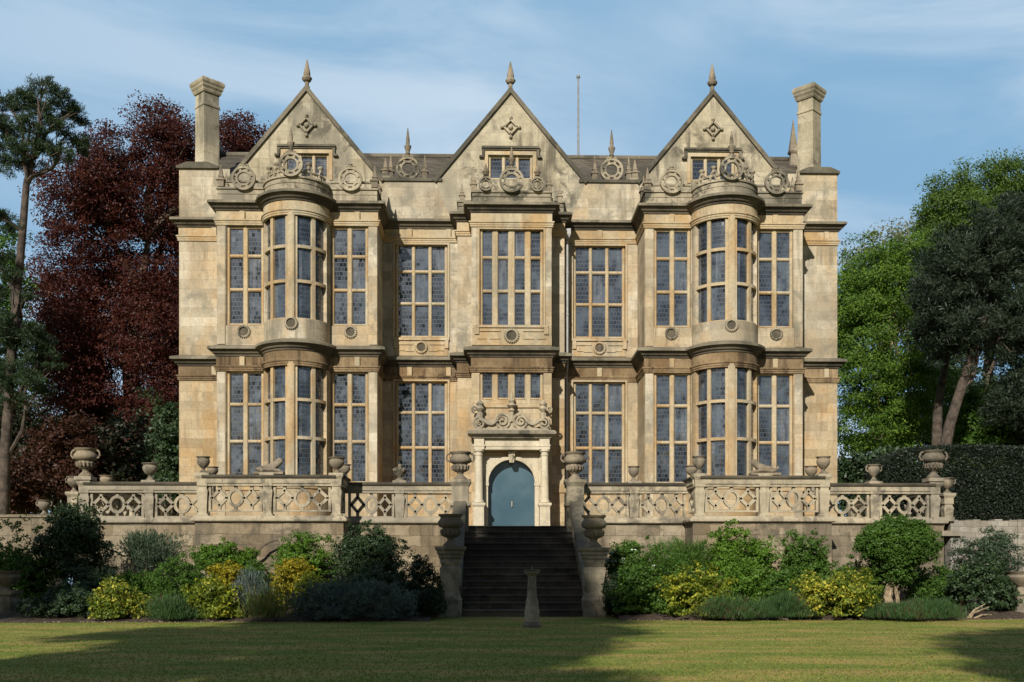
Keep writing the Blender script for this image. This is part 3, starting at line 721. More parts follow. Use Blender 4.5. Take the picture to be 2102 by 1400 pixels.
for s in (-1, 1):
    b = s * BO
    for x in (-1.95, 1.95):
        roundel((CX + b + x, BY - .05, 15.42), .41)
    roundel((CX + b, BY - R - .03, 15.48), .40, spire=.75)
    for a in (-62, -33, 33, 62):
        x, y = b + (R - .15) * sin(radians(a)), BY - (R - .15) * cos(radians(a))
        mb = MB(); c = (CX + x, y, 15.1)
        tx, ty = cos(radians(a)), sin(radians(a)); q = lambda u, v: (c[0] + tx * u, c[1] + ty * u, c[2] + v)
        mb.tube([q(-.20, .02), q(-.12, .14), q(-.09, .30), q(-.02, .40), q(.08, .42), q(.12, .34), q(.07, .27)], [.06, .055, .05, .05, .045, .04, .03], 6)
        mb.tube([q(.20, .02), q(.10, .12), q(.05, .24)], [.055, .05, .04], 6)
        mb.lathe([(.05, .36), (.06, .46), (.11, .50), (.12, .55), (.05, .60)], c, 7); mb.build('cresting_scroll', M['parapet'], house, smooth=True)
    # low scrolled rail on the bow
    for a0, a1 in ((-80, -18), (18, 80)):
        mb = MB(); mb.tube([(CX + x, y, 15.34) for x, y in arc(b, R - .15, 16, radians(a0), radians(a1))], .055, 6); mb.build('cresting_rail', M['parapet'], house, smooth=True)
    for x0, x1 in ((-2.9, -1.2), (1.2, 2.9)):
        mb = MB(); mb.tube([(CX + b + x0, BY + .12, 15.36), (CX + b + x1, BY + .12, 15.36)], .05, 6); mb.build('cresting_rail', M['parapet'], house, smooth=True)
    for x in (-BH + .12, BH - .12): ob_part(b + x, BY + .14, 15.16, .85, .12)
    for x in (-BH + .1, BH - .1): ob_part(b + x, BY + .95, 15.16, .85, .12)
    # roundel on the wall between the gables
    x = s * 3.94 if s > 0 else -3.98
    roundel((CX + x, .12, 16.62), .42, spire=.95)
    ob_part(x - .66, .12, ZP + .12, .98, .10); ob_part(x + .66, .12, ZP + .12, .98, .10)
    mb = MB(); mb.box(CX + s * 4.84 - .2, CX + s * 4.84 + .2, -.05, .3, ZP + .12, ZP + .2); mb.build('pinnacle_base', M['parapet'], house)
    ob_part(s * 4.84, .1, ZP + .2, .75, .12)
roundel((CX, PY - .06, 15.42), .42, spire=.62)
for s in (-1, 1):
    roundel((CX + s * .95, PY - .05, 15.28), .24, spire=.4, holes=6)
    ob_part(s * 1.4, PY + .15, 15.08, .85, .09); ob_part(s * 1.86, QY + .15, 15.08, .7, .09); ob_part(s * 1.4, QY + .2, 15.08, .8, .09)
# drainpipe right of the porch
mb = MB(); x = CX + 2.16
mb.tube([(x, -.16, FLOOR), (x, -.16, ZM - .45)], .05, 8); mb.tube([(x, -.52, ZM - .42), (x, -.52, 13.8)], .05, 8); mb.tube([(x, -.16, ZM - .5), (x, -.52, ZM - .4)], .05, 8)
mb.lathe([(.06, 13.7), (.13, 13.9), (.13, 14.1), (.11, 14.1)], (x, -.52, 0), sq=True)
for z in (4.2, 6.5, 10.8, 12.4): mb.lathe([(.065, 0), (.065, .08)], (x, -.16 if z < 9 else -.52, z), 8)
mb.build('drainpipe', M['lead'], house)

# ------------------------------------------------------------------ doorway
mb = MB(); ps = [(DR * cos(pi - pi * i / 24), DS + DR * sin(pi * i / 24)) for i in range(25)]
yo = PY - .03
for (xa, za), (xb, zb) in zip(ps[:-1], ps[1:]):
    mb.quad((CX + xa, yo, za), (CX + xb, yo, zb), (CX + xb, yo, 5.26), (CX + xa, yo, 5.26))
    mb.quad((CX + xa, yo, za), (CX + xb, yo, zb), (CX + xb, yo + .4, zb), (CX + xa, yo + .4, za))
for sg in (-1, 1):
    mb.quad((CX + sg * DR, yo, FLOOR), (CX + sg * 1.06, yo, FLOOR), (CX + sg * 1.06, yo, 5.26), (CX + sg * DR, yo, 5.26))
    mb.quad((CX + sg * DR, yo, FLOOR), (CX + sg * DR, yo + .4, FLOOR), (CX + sg * DR, yo + .4, DS), (CX + sg * DR, yo, DS))
mb.build('door_arch', M['door_stone'], house)
mb = MB()  # archivolt and imposts
mb.sweep([(0, 0)], []) if False else None
for r_, w_, p_ in ((DR + .09, .10, .05), (DR + .02, .05, .08)):
    annulus(mb, 0, DS, r_, r_, w_, p_ * 2, lambda u, v, t: (CX + u, yo + t, v), 30, 0., pi)
for sg in (-1, 1):
    mb.box(CX + sg * .94 - .10, CX + sg * .94 + .10, yo - .07, yo + .02, DS - .11, DS + .03); mb.box(CX + sg * .94 - .07, CX + sg * .94 + .07, yo - .04, yo + .02, FLOOR, DS - .112)
mb.build('archivolt', M['door_stone'], house)
mb = MB(); mb.prism([(-.08, 5.02), (.08, 5.02), (.13, 5.42), (-.13, 5.42)], -.2, .1, lambda u, v, t: (CX + u, yo + t, v)); mb.tube([(CX, yo - .16, 5.36), (CX, yo - .25, 5.28), (CX, yo - .2, 5.08)], [.08, .09, .05], 8)
mb.build('keystone', M['door_stone'], house, smooth=True)
YC = PY - .42     # column line
for sg in (-1, 1):
    mb = MB(); x = CX + sg * 1.2
    mb.lathe([(.22, 0), (.22, .13), (.19, .17), (.185, .98), (.20, 1.0), (.24, 1.06), (.24, 1.13), (.2, 1.14)], (x, YC, FLOOR), sq=True)
    mb.build('pedestal', M['door_stone'], house)
    mb = MB(); mb.lathe([(.19, 3.53), (.19, 3.58), (.165, 3.62), (.15, 3.66), (.148, 4.2), (.125, 5.22), (.15, 5.25), (.15, 5.29), (.125, 5.30), (.125, 5.34), (.17, 5.40), (.19, 5.40), (.19, 5.46)], (x, YC, 0), 20)
    mb.build('column', M['door_stone'], house, smooth=True)
    mb = MB(); mb.box(x - .15, x + .15, PY - .10, PY + .02, FLOOR, 5.46); mb.build('pilaster', M['door_stone'], house)
mb = MB(); ent = [(-1.38, PY), (-1.38, YC - .16), (-1.0, YC - .16), (-1.0, YC - .06), (1.0, YC - .06), (1.0, YC - .16), (1.38, YC - .16), (1.38, PY)]
mb.sweep([(-.1, 5.46), (0, 5.46), (0, 5.56), (.02, 5.57), (.02, 5.63), (-.01, 5.64), (-.01, 5.86), (-.1, 5.86)], wp(ent))
mb.add([(x + CX, y + .02, 5.465) for x, y in ent], [tuple(range(8))]); mb.build('entablature', M['door_stone'], house)
mb = MB(); mb.sweep([(-.1, 5.861), (.03, 5.861), (.06, 5.93), (.16, 5.98), (.22, 6.0), (.22, 6.08), (.15, 6.14), (-.1, 6.16)], wp([(-1.38, PY), (-1.38, YC - .16), (1.38, YC - .16), (1.38, PY)]))
mb.add([(CX + x, y, 6.155) for x, y in ((-1.38, PY), (-1.38, YC - .16), (1.38, YC - .16), (1.38, PY))], [(0, 1, 2, 3)]); mb.build('door_cornice', M['parapet'], house)
# scrolled cresting over the door
mb = MB(); yz = YC + .1
def spiral(cx, cz, r, turns, a0, sg, rad):
    return [(CX + cx + sg * r * (1 - .86 * t) * cos(a0 + turns * 2 * pi * t), yz - .04 * t, cz + r * (1 - .86 * t) * sin(a0 + turns * 2 * pi * t)) for t in [i / 40 for i in range(41)]]
for sg in (-1, 1):
    mb.tube(spiral(sg * .34, 6.50, .30, 2.1, pi / 2, sg, .05), [.055 - .02 * i / 40 for i in range(41)], 6)
    mb.tube(spiral(sg * 1.18, 6.44, .23, 1.8, pi / 2, -sg, .05), [.05 - .02 * i / 40 for i in range(41)], 6)
    mb.tube([(CX + sg * (.34 + .84 * t), yz, 6.80 - .16 * t - .26 * sin(pi * t)) for t in [i / 16 for i in range(17)]], .07, 6)
    mb.tube([(CX + sg * (.52 + .5 * t), yz - .04, 6.56 - .14 * sin(pi * t)) for t in [i / 10 for i in range(11)]], .085, 6)
    mb.tube([(CX + sg * (.04 + .3 * t), yz, 6.66 + .14 * t) for t in (0, .5, 1)], .055, 6)
    mb.lathe([(.12, 6.66), (.13, 6.8), (.07, 6.85), (.16, 6.98), (.10, 7.08), (.15, 7.16), (.03, 7.3)], (CX + sg * 1.16, yz + .08, 0), 8)
    mb.tube(spiral(sg * 1.36, 6.95, .12, 1.3, -pi / 2, sg, .03), .035, 5)
mb.box(CX - 1.36, CX + 1.36, yz - .12, yz + .25, 6.16, 6.24)
mb.prism([(-1.0, 6.24), (1.0, 6.24), (.35, 6.58), (-.35, 6.58)], .02, .12, lambda u, v, t: (CX + u, yz + t, v))
mb.lathe([(.08, 6.5), (.08, 6.85), (.13, 6.9), (.06, 6.98), (.19, 7.08), (.09, 7.18), (.14, 7.26), (.05, 7.34), (.07, 7.42), (.01, 7.6)], (CX, yz, 0), 8)
mb.build('scroll_cresting', M['baluster'], house, smooth=True)
mb = MB(); mb.box(CX - 1.25, CX + 1.25, PY - .06, PY + .01, 7.06, 7.16); mb.build('string_course', M['dressed'], house)
# glazed door
mb = MB(); yd = PY + .3
poly = [(-DR, FLOOR), (DR, FLOOR)] + [(DR * cos(pi * i / 24), DS + DR * sin(pi * i / 24)) for i in range(25)]
mb.prism([(x * .999, z) for x, z in poly], 0, .05, lambda u, v, t: (CX + u, yd + t, v))
door = mb.build('door', M['door_glass'], house)
mb = MB(); mb.tube([(CX + .02, yd - .06, 3.42), (CX + .02, yd - .06, 3.62)], .018, 6); mb.tube([(CX + .02, yd - .06, 3.52), (CX + .02, yd, 3.52)], .014, 6); mb.build('handle', M['brass'], door)
mb = MB()

# ------------------------------------------------------------------ GROUND
TY = -10.0           # line of the terrace wall
SY0, SY1 = -10.3, -15.0   # stairs, top and bottom
SXL, SXR = CX - 1.52, CX + 1.52
def sheet(name, pts, mat, z=None):
    me = bpy.data.meshes.new(name); me.from_pydata(pts, [], [tuple(range(len(pts)))]); me.materials.append(mat)
    o = bpy.data.objects.new(name, me); COL.objects.link(o); return tag(o, kind='structure')
sheet('lawn', [(-400, -300, 0), (400, -300, 0), (400, TY + .1, 0), (-400, TY + .1, 0)], M['lawn'])
sheet('ground', [(-400, TY + .1, FLOOR - .02), (400, TY + .1, FLOOR - .02), (400, 600, FLOOR - .02), (-400, 600, FLOOR - .02)], M['lawn'])
sheet('terrace', [(-11.6, TY + .2, FLOOR - .01), (12.8, TY + .2, FLOOR - .01), (13.6, 2, FLOOR - .01), (-12.6, 2, FLOOR - .01)], M['gravel'])
BEDF = -16.95
def bed_front(x): return BEDF + .045 * (x - CX)
def soil_z(x, y): return .05 + max(0, (y - BEDF)) / 7 * .55
for name, x0, x1 in (('flower_bed', -17, SXL - .62), ('flower_bed', SXR + .62, 20)):
    nx, ny = 90, 16; vs = []; fs = []
    for j in range(ny + 1):
        for i in range(nx + 1):
            x = x0 + (x1 - x0) * i / nx; yf = bed_front(x); y = yf + (TY + .05 - yf) * j / ny
            if j == 0: y += .06 * sin(x * 2.1) + .04 * sin(x * 5.3)
            z = (.002 if j == 0 else soil_z(x, max(y, BEDF + .1)) + random.uniform(-.03, .03))
            vs.append((x, y, z))
    for j in range(ny):
        for i in range(nx): fs.append((j * (nx + 1) + i, j * (nx + 1) + i + 1, (j + 1) * (nx + 1) + i + 1, (j + 1) * (nx + 1) + i))
    me = bpy.data.meshes.new(name); me.from_pydata(vs, [], fs); me.materials.append(M['soil']); o = bpy.data.objects.new(name, me); COL.objects.link(o); tag(o, kind='structure')

# ------------------------------------------------------------------ TERRACE WALL AND BALUSTRADES
BASTY = -11.2
XA = UX(172, TY); XB = UX(415, BASTY); XC_ = UX(690, BASTY); XD = SXL - .12
XE = SXR + .12; XF = UX(1437, BASTY); XG = UX(1693, BASTY); XH = UX(1920, TY)
PZ = 2.45            # underside of the plinth
tw_ = thing('terrace_wall', 'coursed stone retaining wall carrying the pierced balustrade above the shrubs', 'wall', (CX, TY, 0))
mb = MB()
line = [(XA - .25, 6.0), (XA - .25, TY), (XB - .2, TY), (XB - .2, BASTY), (XC_ + .2, BASTY), (XC_ + .2, TY), (XD, TY)]
mb.sweep([(0, 0), (0, PZ + .02)], line, closed_prof=False)
line2 = [(XE, TY), (XF - .2, TY), (XF - .2, BASTY), (XG + .2, BASTY), (XG + .2, TY), (XH + .25, TY), (XH + .25, 6.0)]
mb.sweep([(0, 0), (0, PZ + .02)], line2, closed_prof=False)
mb.build('masonry', M['rubble'], tw_)
mb = MB(); pl = [(-.3, PZ), (.06, PZ), (.10, PZ + .03), (.10, PZ + .08), (.05, PZ + .13), (.02, PZ + .17), (-.3, PZ + .17)]
mb.sweep(pl, line); mb.sweep(pl, line2); mb.build('plinth', M['baluster'], tw_)
# paving of the bastions
mb = MB()
for a, b in ((XB, XC_), (XF, XG)): mb.box(a - .1, b + .1, BASTY + .05, TY + .25, 2.2, FLOOR + .01)
mb.build('bastion_paving', M['gravel'], tw_)

def pier(mb, x, y, z0, z1, w=.17):
    w = w * .82
    h = z1 - z0
    mb.lathe([(w * 1.1, 0), (w * 1.1, h * .07), (w * .80, h * .10), (w * .80, h * .15), (w * .98, h * .50), (w * 1.06, h * .57), (w * 1.02, h * .62), (w * .85, h * .645), (w * .82, h * .69), (w * 1.0, h * .71), (w * 1.02, h * .86), (w * 1.15, h * .89), (w * 1.36, h * .93), (w * 1.4, h * .985), (w * 1.3, h), (w * .5, h + .002)], (x, y, z0), sq=True)
def balustrade(label, a, b, z0, ztop, mids, group='pierced stone balustrades along the terrace', piers=(True, True), pw=.175):
    """run from a to b in plan, mids: positions (0..1) of the piers between"""
    L_ = math.hypot(b[0] - a[0], b[1] - a[1]); d = ((b[0] - a[0]) / L_, (b[1] - a[1]) / L_); nrm = (d[1], -d[0])
    fr = lambda u, v, t: (a[0] + d[0] * u + nrm[0] * t, a[1] + d[1] * u + nrm[1] * t, v)
    t = thing('balustrade', label, 'balustrade', (a[0], a[1], z0), group)
    zt0, zt1 = z0 + .17, ztop - .31
    cuts = [0] + [m * L_ for m in mids] + [L_]
    mb = MB()
    for u0, u1 in zip(cuts[:-1], cuts[1:]):
        mb.prism([(.19, ztop - .09), (.21, ztop - .05), (.21, ztop - .02), (.17, ztop), (-.17, ztop), (-.21, ztop - .02), (-.21, ztop - .05), (-.19, ztop - .09)], u0, u1, lambda u, v, q: fr(q, v, u))
    mb.build('coping', M['crust_and_shade'], t)
    mb = MB()
    mb.prism([(.12, zt1), (.12, zt1 + .05), (.15, zt1 + .08), (.15, ztop - .09), (-.15, ztop - .09), (-.15, zt1 + .08), (-.12, zt1 + .05), (-.12, zt1)], .01, L_ - .01, lambda u, v, q: fr(q, v, u))
    mb.build('rail', M['baluster'], t)
    for u0, u1 in zip(cuts[:-1], cuts[1:]):
        p = MB(); g0, g1 = u0 + pw * .9, u1 - pw * .9; st = .07
        p.prism([(g0, zt0), (g0 + st, zt0), (g0 + st, zt1), (g0, zt1)], -.06, .06, fr); p.prism([(g1 - st, zt0), (g1, zt0), (g1, zt1), (g1 - st, zt1)], -.06, .06, fr)
        p.prism([(g0 + st, zt0), (g1 - st, zt0), (g1 - st, zt0 + .05), (g0 + st, zt0 + .05)], -.055, .055, fr)
        g0 += st; g1 -= st; n3 = 3 if g1 - g0 > 1.0 else 1; cw = (g1 - g0) / n3; zc = (zt0 + .05 + zt1) / 2; hh = (zt1 - zt0 - .05) / 2
        for k in range(n3):
            uc = g0 + cw * (k + .5); rx = cw / 2 - .015; rz = hh * .66
            if k % 2 == 0: pts = [(uc - rx, zc), (uc, zc + rz), (uc + rx, zc), (uc, zc - rz)]
            if k % 2 == 0: p.strokes(pts, .085, .12, fr, closed=True)
            else: annulus(p, uc, zc, rx - .02, rz, .085, .12, fr, 24)
            p.strokes([(uc, zc + rz), (uc, zt1)], .085, .10, fr); p.strokes([(uc, zc - rz), (uc, zt0 + .05)], .085, .10, fr)
            if k: p.strokes([(g0 + cw * k - .05, zc), (g0 + cw * k + .05, zc)], .075, .10, fr)
        p.build('pierced_panel', M['baluster'], t)
    for i, u in enumerate(cuts):
        if (i == 0 and not piers[0]) or (i == len(cuts) - 1 and not piers[1]): continue
        x, y, _ = fr(u, 0, 0); p = MB(); pier(p, x, y, z0, ztop + .05, pw); p.build('pier', M['baluster'], t)
    return t
def frac(p, x0, x1, Y): return (UX(p, Y) - x0) / (x1 - x0)
ZR, ZB = 3.65, 3.76
DY = .13
balustrade('pierced balustrade run from the left corner urn to the left projecting bay of the terrace', (XA, TY + DY), (XB, TY + DY), PZ + .0, ZR, [frac(305, XA, XB, TY)], piers=(True, False))
balustrade('pierced balustrade fronting the left projecting terrace bay, below the lying beast', (XB, BASTY + DY), (XC_, BASTY + DY), PZ + .12, ZB, [frac(548, XB, XC_, BASTY)])
balustrade('short balustrade on the right flank of the left terrace bay, in shadow', (XC_ + .03, BASTY + DY), (XC_ + .03, TY + DY), PZ + .12, ZB, [], piers=(False, False))
balustrade('pierced balustrade run left of the stairs, below the flower basket', (XC_, TY + DY), (XD, TY + DY), PZ, ZR, [frac(820, XC_, XD, TY)], piers=(False, False))
balustrade('pierced balustrade run right of the stairs, up to the right projecting bay', (XE, TY + DY), (XF, TY + DY), PZ, ZR, [frac(1302, XE, XF, TY)], piers=(False, False))
balustrade('short balustrade on the left flank of the right terrace bay', (XF - .03, TY + DY), (XF - .03, BASTY + DY), PZ + .12, ZB, [], piers=(False, False))
balustrade('pierced balustrade along the front of the right projecting bay of the terrace', (XF, BASTY + DY), (XG, BASTY + DY), PZ + .12, ZB, [frac(1570, XF, XG, BASTY)])
balustrade('pierced balustrade run from the right terrace bay to the right corner urn', (XG, TY + DY), (XH, TY + DY), PZ, ZR, [frac(1797, XG, XH, TY)], piers=(False, True))
balustrade('balustrade returning towards the house behind the left corner urn', (XA + .05, TY + .45), (XA - .6, -1.5), PZ, ZR, [.34, .67], piers=(False, True))
balustrade('balustrade returning towards the house behind the right corner urn', (XH - .05, TY + .45), (XH + .6, -1.5), PZ, ZR, [.34, .67], piers=(False, True))

# ------------------------------------------------------------------ STAIRS
st = thing('staircase', 'broad flight of dark mossy stone steps up to the terrace, in shade', 'stairs', (CX, SY1, 0))
NS = 14; rise = FLOOR / NS; run = (SY0 - SY1) / (NS - 1)
rnd = random.Random(3)
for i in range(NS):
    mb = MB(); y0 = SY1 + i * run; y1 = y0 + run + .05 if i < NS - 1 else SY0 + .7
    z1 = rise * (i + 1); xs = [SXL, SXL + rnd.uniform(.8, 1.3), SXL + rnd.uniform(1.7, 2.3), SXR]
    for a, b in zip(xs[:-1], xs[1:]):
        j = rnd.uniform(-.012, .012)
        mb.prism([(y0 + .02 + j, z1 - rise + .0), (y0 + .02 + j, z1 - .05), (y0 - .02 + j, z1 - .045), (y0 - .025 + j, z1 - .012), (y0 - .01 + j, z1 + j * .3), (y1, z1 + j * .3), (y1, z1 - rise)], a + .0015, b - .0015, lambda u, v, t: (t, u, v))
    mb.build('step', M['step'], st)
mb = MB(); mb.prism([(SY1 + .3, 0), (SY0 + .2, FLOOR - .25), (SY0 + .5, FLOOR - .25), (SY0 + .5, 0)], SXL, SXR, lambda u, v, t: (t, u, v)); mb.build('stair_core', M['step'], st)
for s in (-1, 1):
    mb = MB(); x = CX + s * 1.66
    prof = [(SY1 + .1, 0), (SY1 + .1, .62), (SY1 + .3, .78), (SY0, FLOOR + .70), (SY0 + .3, FLOOR + .7), (SY0 + .3, 0)]
    mb.prism(prof, x - .13, x + .13, lambda u, v, t: (t, u, v)); mb.build('side_wall', M['rubble'], st)
    mb = MB(); mb.prism([(SY1 + .08, .62), (SY1 + .28, .781), (SY0, FLOOR + .701), (SY0, FLOOR + .80), (SY1 + .26, .88), (SY1 + .08, .74)], x - .18, x + .18, lambda u, v, t: (t, u, v)); mb.build('side_coping', M['coping'], st)
# tall piers at head and foot of the stairs
def newel(x, y, z0, z1, wd, mat, name='newel_pier'):
    h = z1 - z0; mb = MB()
    mb.lathe([(wd * 1.15, 0), (wd * 1.15, h * .22), (wd * 1.2, h * .24), (wd * 1.05, h * .29), (wd * .82, h * .36), (wd * .85, h * .40), (wd * 1.02, h * .58), (wd * 1.08, h * .64), (wd * 1.05, h * .70), (wd * .88, h * .72), (wd * .95, h * .74), (wd * 1.05, h * .78), (wd * 1.05, h * .82), (wd * 1.2, h * .845), (wd * 1.2, h * .875), (wd * 1.35, h * .90), (wd * 1.35, h * .93), (wd * 1.55, h * .96), (wd * 1.58, h), (wd, h + .001)], (x, y, z0), sq=True)
    return mb.build(name, mat, st)
NX = {}
for k, px, Y, z1 in (('ul', 945, -10.25, 3.70), ('ur', 1180, -10.25, 3.70)):
    x = UX(px, Y); NX[k] = (x, Y, z1)
    mb = MB(); mb.lathe([(.27, 0), (.27, 1.6), (.24, 1.65), (.24, 2.9), (.30, 2.95), (.30, 3.02), (.25, 3.06), (.24, 3.5), (.27, 3.55), (.31, 3.62), (.31, 3.70), (.2, 3.702)], (x, Y, 0), sq=True); mb.build('newel_pier', M['parapet'], st)
for k, px, Y, pyt in (('ll', 925, -15.0, 1122), ('lr', 1219, -15.0, 1124)):
    x, z1 = W(px, pyt, Y); NX[k] = (x, Y, z1); newel(x, Y, 0, z1, .235, M['baluster'])

# ------------------------------------------------------------------ URNS AND STATUES
def urn_big(name, label, loc, h, group, rz=0, handles=True, mat='urn'):
    """two-handled urn: foot, leafy bowl, wide rim"""
    t = thing(name, label, 'urn', loc, group); s = h; x, y, z = loc
    mb = MB(); mb.lathe([(.24 * s, 0), (.24 * s, .05 * s), (.20 * s, .09 * s), (.12 * s, .17 * s), (.095 * s, .22 * s), (.13 * s, .25 * s), (.12 * s, .27 * s)], loc, 20); mb.build('foot', M[mat], t, smooth=True)
    mb = MB(); mb.lathe([(.10 * s, .26 * s), (.20 * s, .31 * s), (.27 * s, .40 * s), (.29 * s, .50 * s), (.25 * s, .55 * s), (.25 * s, .57 * s), (.36 * s, .62 * s), (.40 * s, .70 * s), (.39 * s, .78 * s), (.33 * s, .85 * s), (.31 * s, .90 * s), (.37 * s, .95 * s), (.39 * s, 1.0 * s), (.33 * s, 1.0 * s), (.27 * s, .9 * s), (.2 * s, .86 * s), (.01, .86 * s)], loc, 28, cap=False)
    for i in range(14):       # gadroons and leaves of the lower bowl
        a = 2 * pi * i / 14; mb.tube([(x + cos(a) * r_ * s, y + sin(a) * r_ * s, z + q * s) for r_, q in ((.17, .30), (.27, .39), (.295, .48), (.265, .54))], [.02 * s, .05 * s, .05 * s, .02 * s], 6)
    mb.build('bowl', M[mat], t, smooth=True)
    if handles:
        for sg in (-1, 1):
            mb = MB(); dx, dy = cos(rz) * sg, sin(rz) * sg
            mb.tube([(x + dx * r_ * s, y + dy * r_ * s, z + q * s) for r_, q in ((.36, .66), (.45, .68), (.50, .76), (.49, .86), (.44, .93), (.37, .94))], .035 * s, 7); mb.build('handle', M[mat], t, smooth=True)
    return t
def urn_small(label, loc, h, group=None, handles=False, wide=1.0):
    t = thing('urn', label, 'urn', loc, group); s = h; q = wide
    mb = MB(); mb.lathe([(.24 * s, 0), (.24 * s, .07 * s), (.14 * s, .15 * s), (.09 * s, .24 * s), (.12 * s, .29 * s)], loc, 18); mb.build('foot', M['urn'], t, smooth=True)
    mb = MB(); mb.lathe([(.10 * s, .28 * s), (.24 * s * q, .38 * s), (.36 * s * q, .52 * s), (.42 * s * q, .68 * s), (.41 * s * q, .80 * s), (.37 * s * q, .86 * s), (.39 * s * q, .92 * s), (.47 * s * q, .97 * s), (.47 * s * q, 1.0 * s), (.38 * s * q, 1.0 * s), (.33 * s * q, .85 * s), (.01, .8 * s)], loc, 24, cap=False); mb.build('bowl', M['urn'], t, smooth=True)
    if handles:
        x, y, z = loc
        for sg in (-1, 1):
            mb = MB(); mb.tube([(x + sg * r_ * s * q, y, z + v * s) for r_, v in ((.40, .6), (.52, .66), (.55, .8), (.46, .94))], .04 * s, 7); mb.build('handle', M['urn'], t, smooth=True)
    return t
GU = 'stone urns on the terrace piers'
zc = ZR + .05; zb = ZB + .05
urn_big('urn', 'large two handled stone urn on the corner pier at the left end of the balustrade', (XA, TY + DY, zc + .1), .82, GU)
mb = MB(); mb.box(XA - .24, XA + .24, TY + DY - .24, TY + DY + .24, zc, zc + .1); tag(mb.build('plinth_block', M['baluster'], off=(XA, TY + DY, zc)), 'square stone block under the large left corner urn', 'plinth')
urn_big('urn', 'large two handled stone urn at the right end of the balustrade against the dark hedge', (XH, TY + DY, zc + .1), .82, GU)
mb = MB(); mb.box(XH - .24, XH + .24, TY + DY - .24, TY + DY + .24, zc, zc + .1); tag(mb.build('plinth_block', M['baluster'], off=(XH, TY + DY, zc)), 'square stone block under the large right corner urn', 'plinth')
urn_big('urn', 'tall stone urn with handles at the head of the stairs, left of the door', (NX['ul'][0], NX['ul'][1], NX['ul'][2]), .80, GU)
urn_big('urn', 'tall stone urn with handles at the head of the stairs, right of the door', (NX['ur'][0], NX['ur'][1], NX['ur'][2]), .80, GU)
urn_big('urn', 'dark stone urn on the pier at the foot of the stairs, left side', NX['ll'], .78, GU, handles=False)
urn_big('urn', 'dark stone urn on the pier at the foot of the stairs, right side', NX['lr'], .78, GU, handles=False)
urn_small('plain chalice shaped stone urn on the pier between the left corner and the left bay', (UX(305, TY), TY + DY, zc), .50, GU)
urn_small('bowl shaped stone urn on the left front pier of the left terrace bay', (XB, BASTY + DY, zb), .46, GU, wide=.9)
urn_small('squat round stone urn just behind the bowl urn of the left terrace bay', (UX(434, TY - .3), TY - .3 + DY, zb - .1), .36, GU, wide=1.05)
urn_small('fat round stone urn on the right front pier of the left terrace bay', (XC_, BASTY + DY, zb - .02), .46, GU, wide=1.1)
urn_small('round stone urn with a handle just behind the fat urn of the left terrace bay', (UX(706, TY - .3), TY - .3 + DY, zb - .06), .40, GU, handles=True)
urn_small('small stone urn on the pier midway right of the stairs', (UX(1302, TY), TY + DY, zc), .44, GU, wide=.85)
urn_small('shallow bowl stone urn on the left front pier of the right terrace bay', (XF, BASTY + DY, zb), .50, GU, wide=.85)
urn_small('mossy round stone urn behind the left front urn of the right terrace bay', (UX(1421, TY - .3), TY - .3 + DY, zb - .08), .40, GU)
urn_small('wide lipped stone urn on the right front pier of the right terrace bay', (XG, BASTY + DY, zb), .50, GU, wide=.9)
urn_small('half hidden pale stone urn behind the right front urn of the right terrace bay', (UX(1668, TY - .3), TY - .3 + DY, zb - .1), .42, GU)
urn_small('stone urn with two handles on the pier between the right bay and the right corner', (UX(1797, TY), TY + DY, zc), .50, GU, handles=True, wide=.85)
for px, lab, hh in ((218, 'stone urn seen behind the left balustrade near the corner urn', .42), (1873, 'stone urn seen behind the right balustrade near the corner urn', .42)):
    Y = -6.6; urn_small(lab, (UX(px, Y), Y, zc), hh, GU, wide=1.1)
# outer piers with urns at both ends
for s, px, lab in ((-1, 152, 'left'), (1, 1944, 'right')):
    Y = TY + .95; x = UX(px, Y)
    t = thing('garden_pier', f'low stacked stone pier just outside the {lab} corner of the terrace', 'pier', (x, Y, 1.6), 'outer terrace piers')
    mb = MB(); pier(mb, x, Y, 2.3, 3.42, .17); mb.build('shaft', M['baluster'], t)
    mb = MB(); mb.lathe([(.24, 0), (.24, .7), (.2, .72)], (x, Y, 1.6), sq=True); mb.build('base', M['rubble'], t)
    urn_small(f'small weathered stone urn on the outer pier beside the {lab} corner urn', (x, Y, 3.42), .46, GU, handles=True)
# basket of flowers
loc = (UX(820, TY), TY + DY, zc); t = thing('basket_urn', 'stone basket piled with carved fruit on the pier left of the stairs', 'urn', loc, GU)
mb = MB(); mb.lathe([(.14, 0), (.14, .04), (.06, .09), (.08, .13), (.17, .2), (.20, .3), (.21, .32)], loc, 16); mb.build('bowl', M['urn'], t, smooth=True)
mb = MB()
for i in range(26):
    a = random.uniform(0, 2 * pi); r_ = random.uniform(0, .2); mb.ball((loc[0] + r_ * cos(a), loc[1] + r_ * sin(a), loc[2] + .44 - r_ * .75 + random.uniform(-.03, .03)), random.uniform(.035, .06), 7, 5)
mb.build('fruit', M['urn'], t, smooth=True)
# recumbent stone beasts
def skin(name, verts, edges, radii, mat, parent=None, loc=(0, 0, 0), sub=2, root=0):
    me = bpy.data.meshes.new(name); me.from_pydata(verts, edges, []); o = bpy.data.objects.new(name, me); COL.objects.link(o)
    o.modifiers.new('skin', 'SKIN'); 
    for i, r_ in enumerate(radii): me.skin_vertices[0].data[i].radius = (r_, r_)
    me.skin_vertices[0].data[root].use_root = True
    sb = o.modifiers.new('sub', 'SUBSURF'); sb.levels = sb.render_levels = sub
    me.materials.append(mat); o.location = loc
    dg = bpy.context.evaluated_depsgraph_get(); ev = o.evaluated_get(dg); me2 = bpy.data.meshes.new_from_object(ev)
    o.modifiers.clear(); o.data = me2; bpy.data.meshes.remove(me); me2.name = name
    me2.polygons.foreach_set('use_smooth', [True] * len(me2.polygons))
    if parent: o.parent = parent; o.location = (0, 0, 0)
    return o
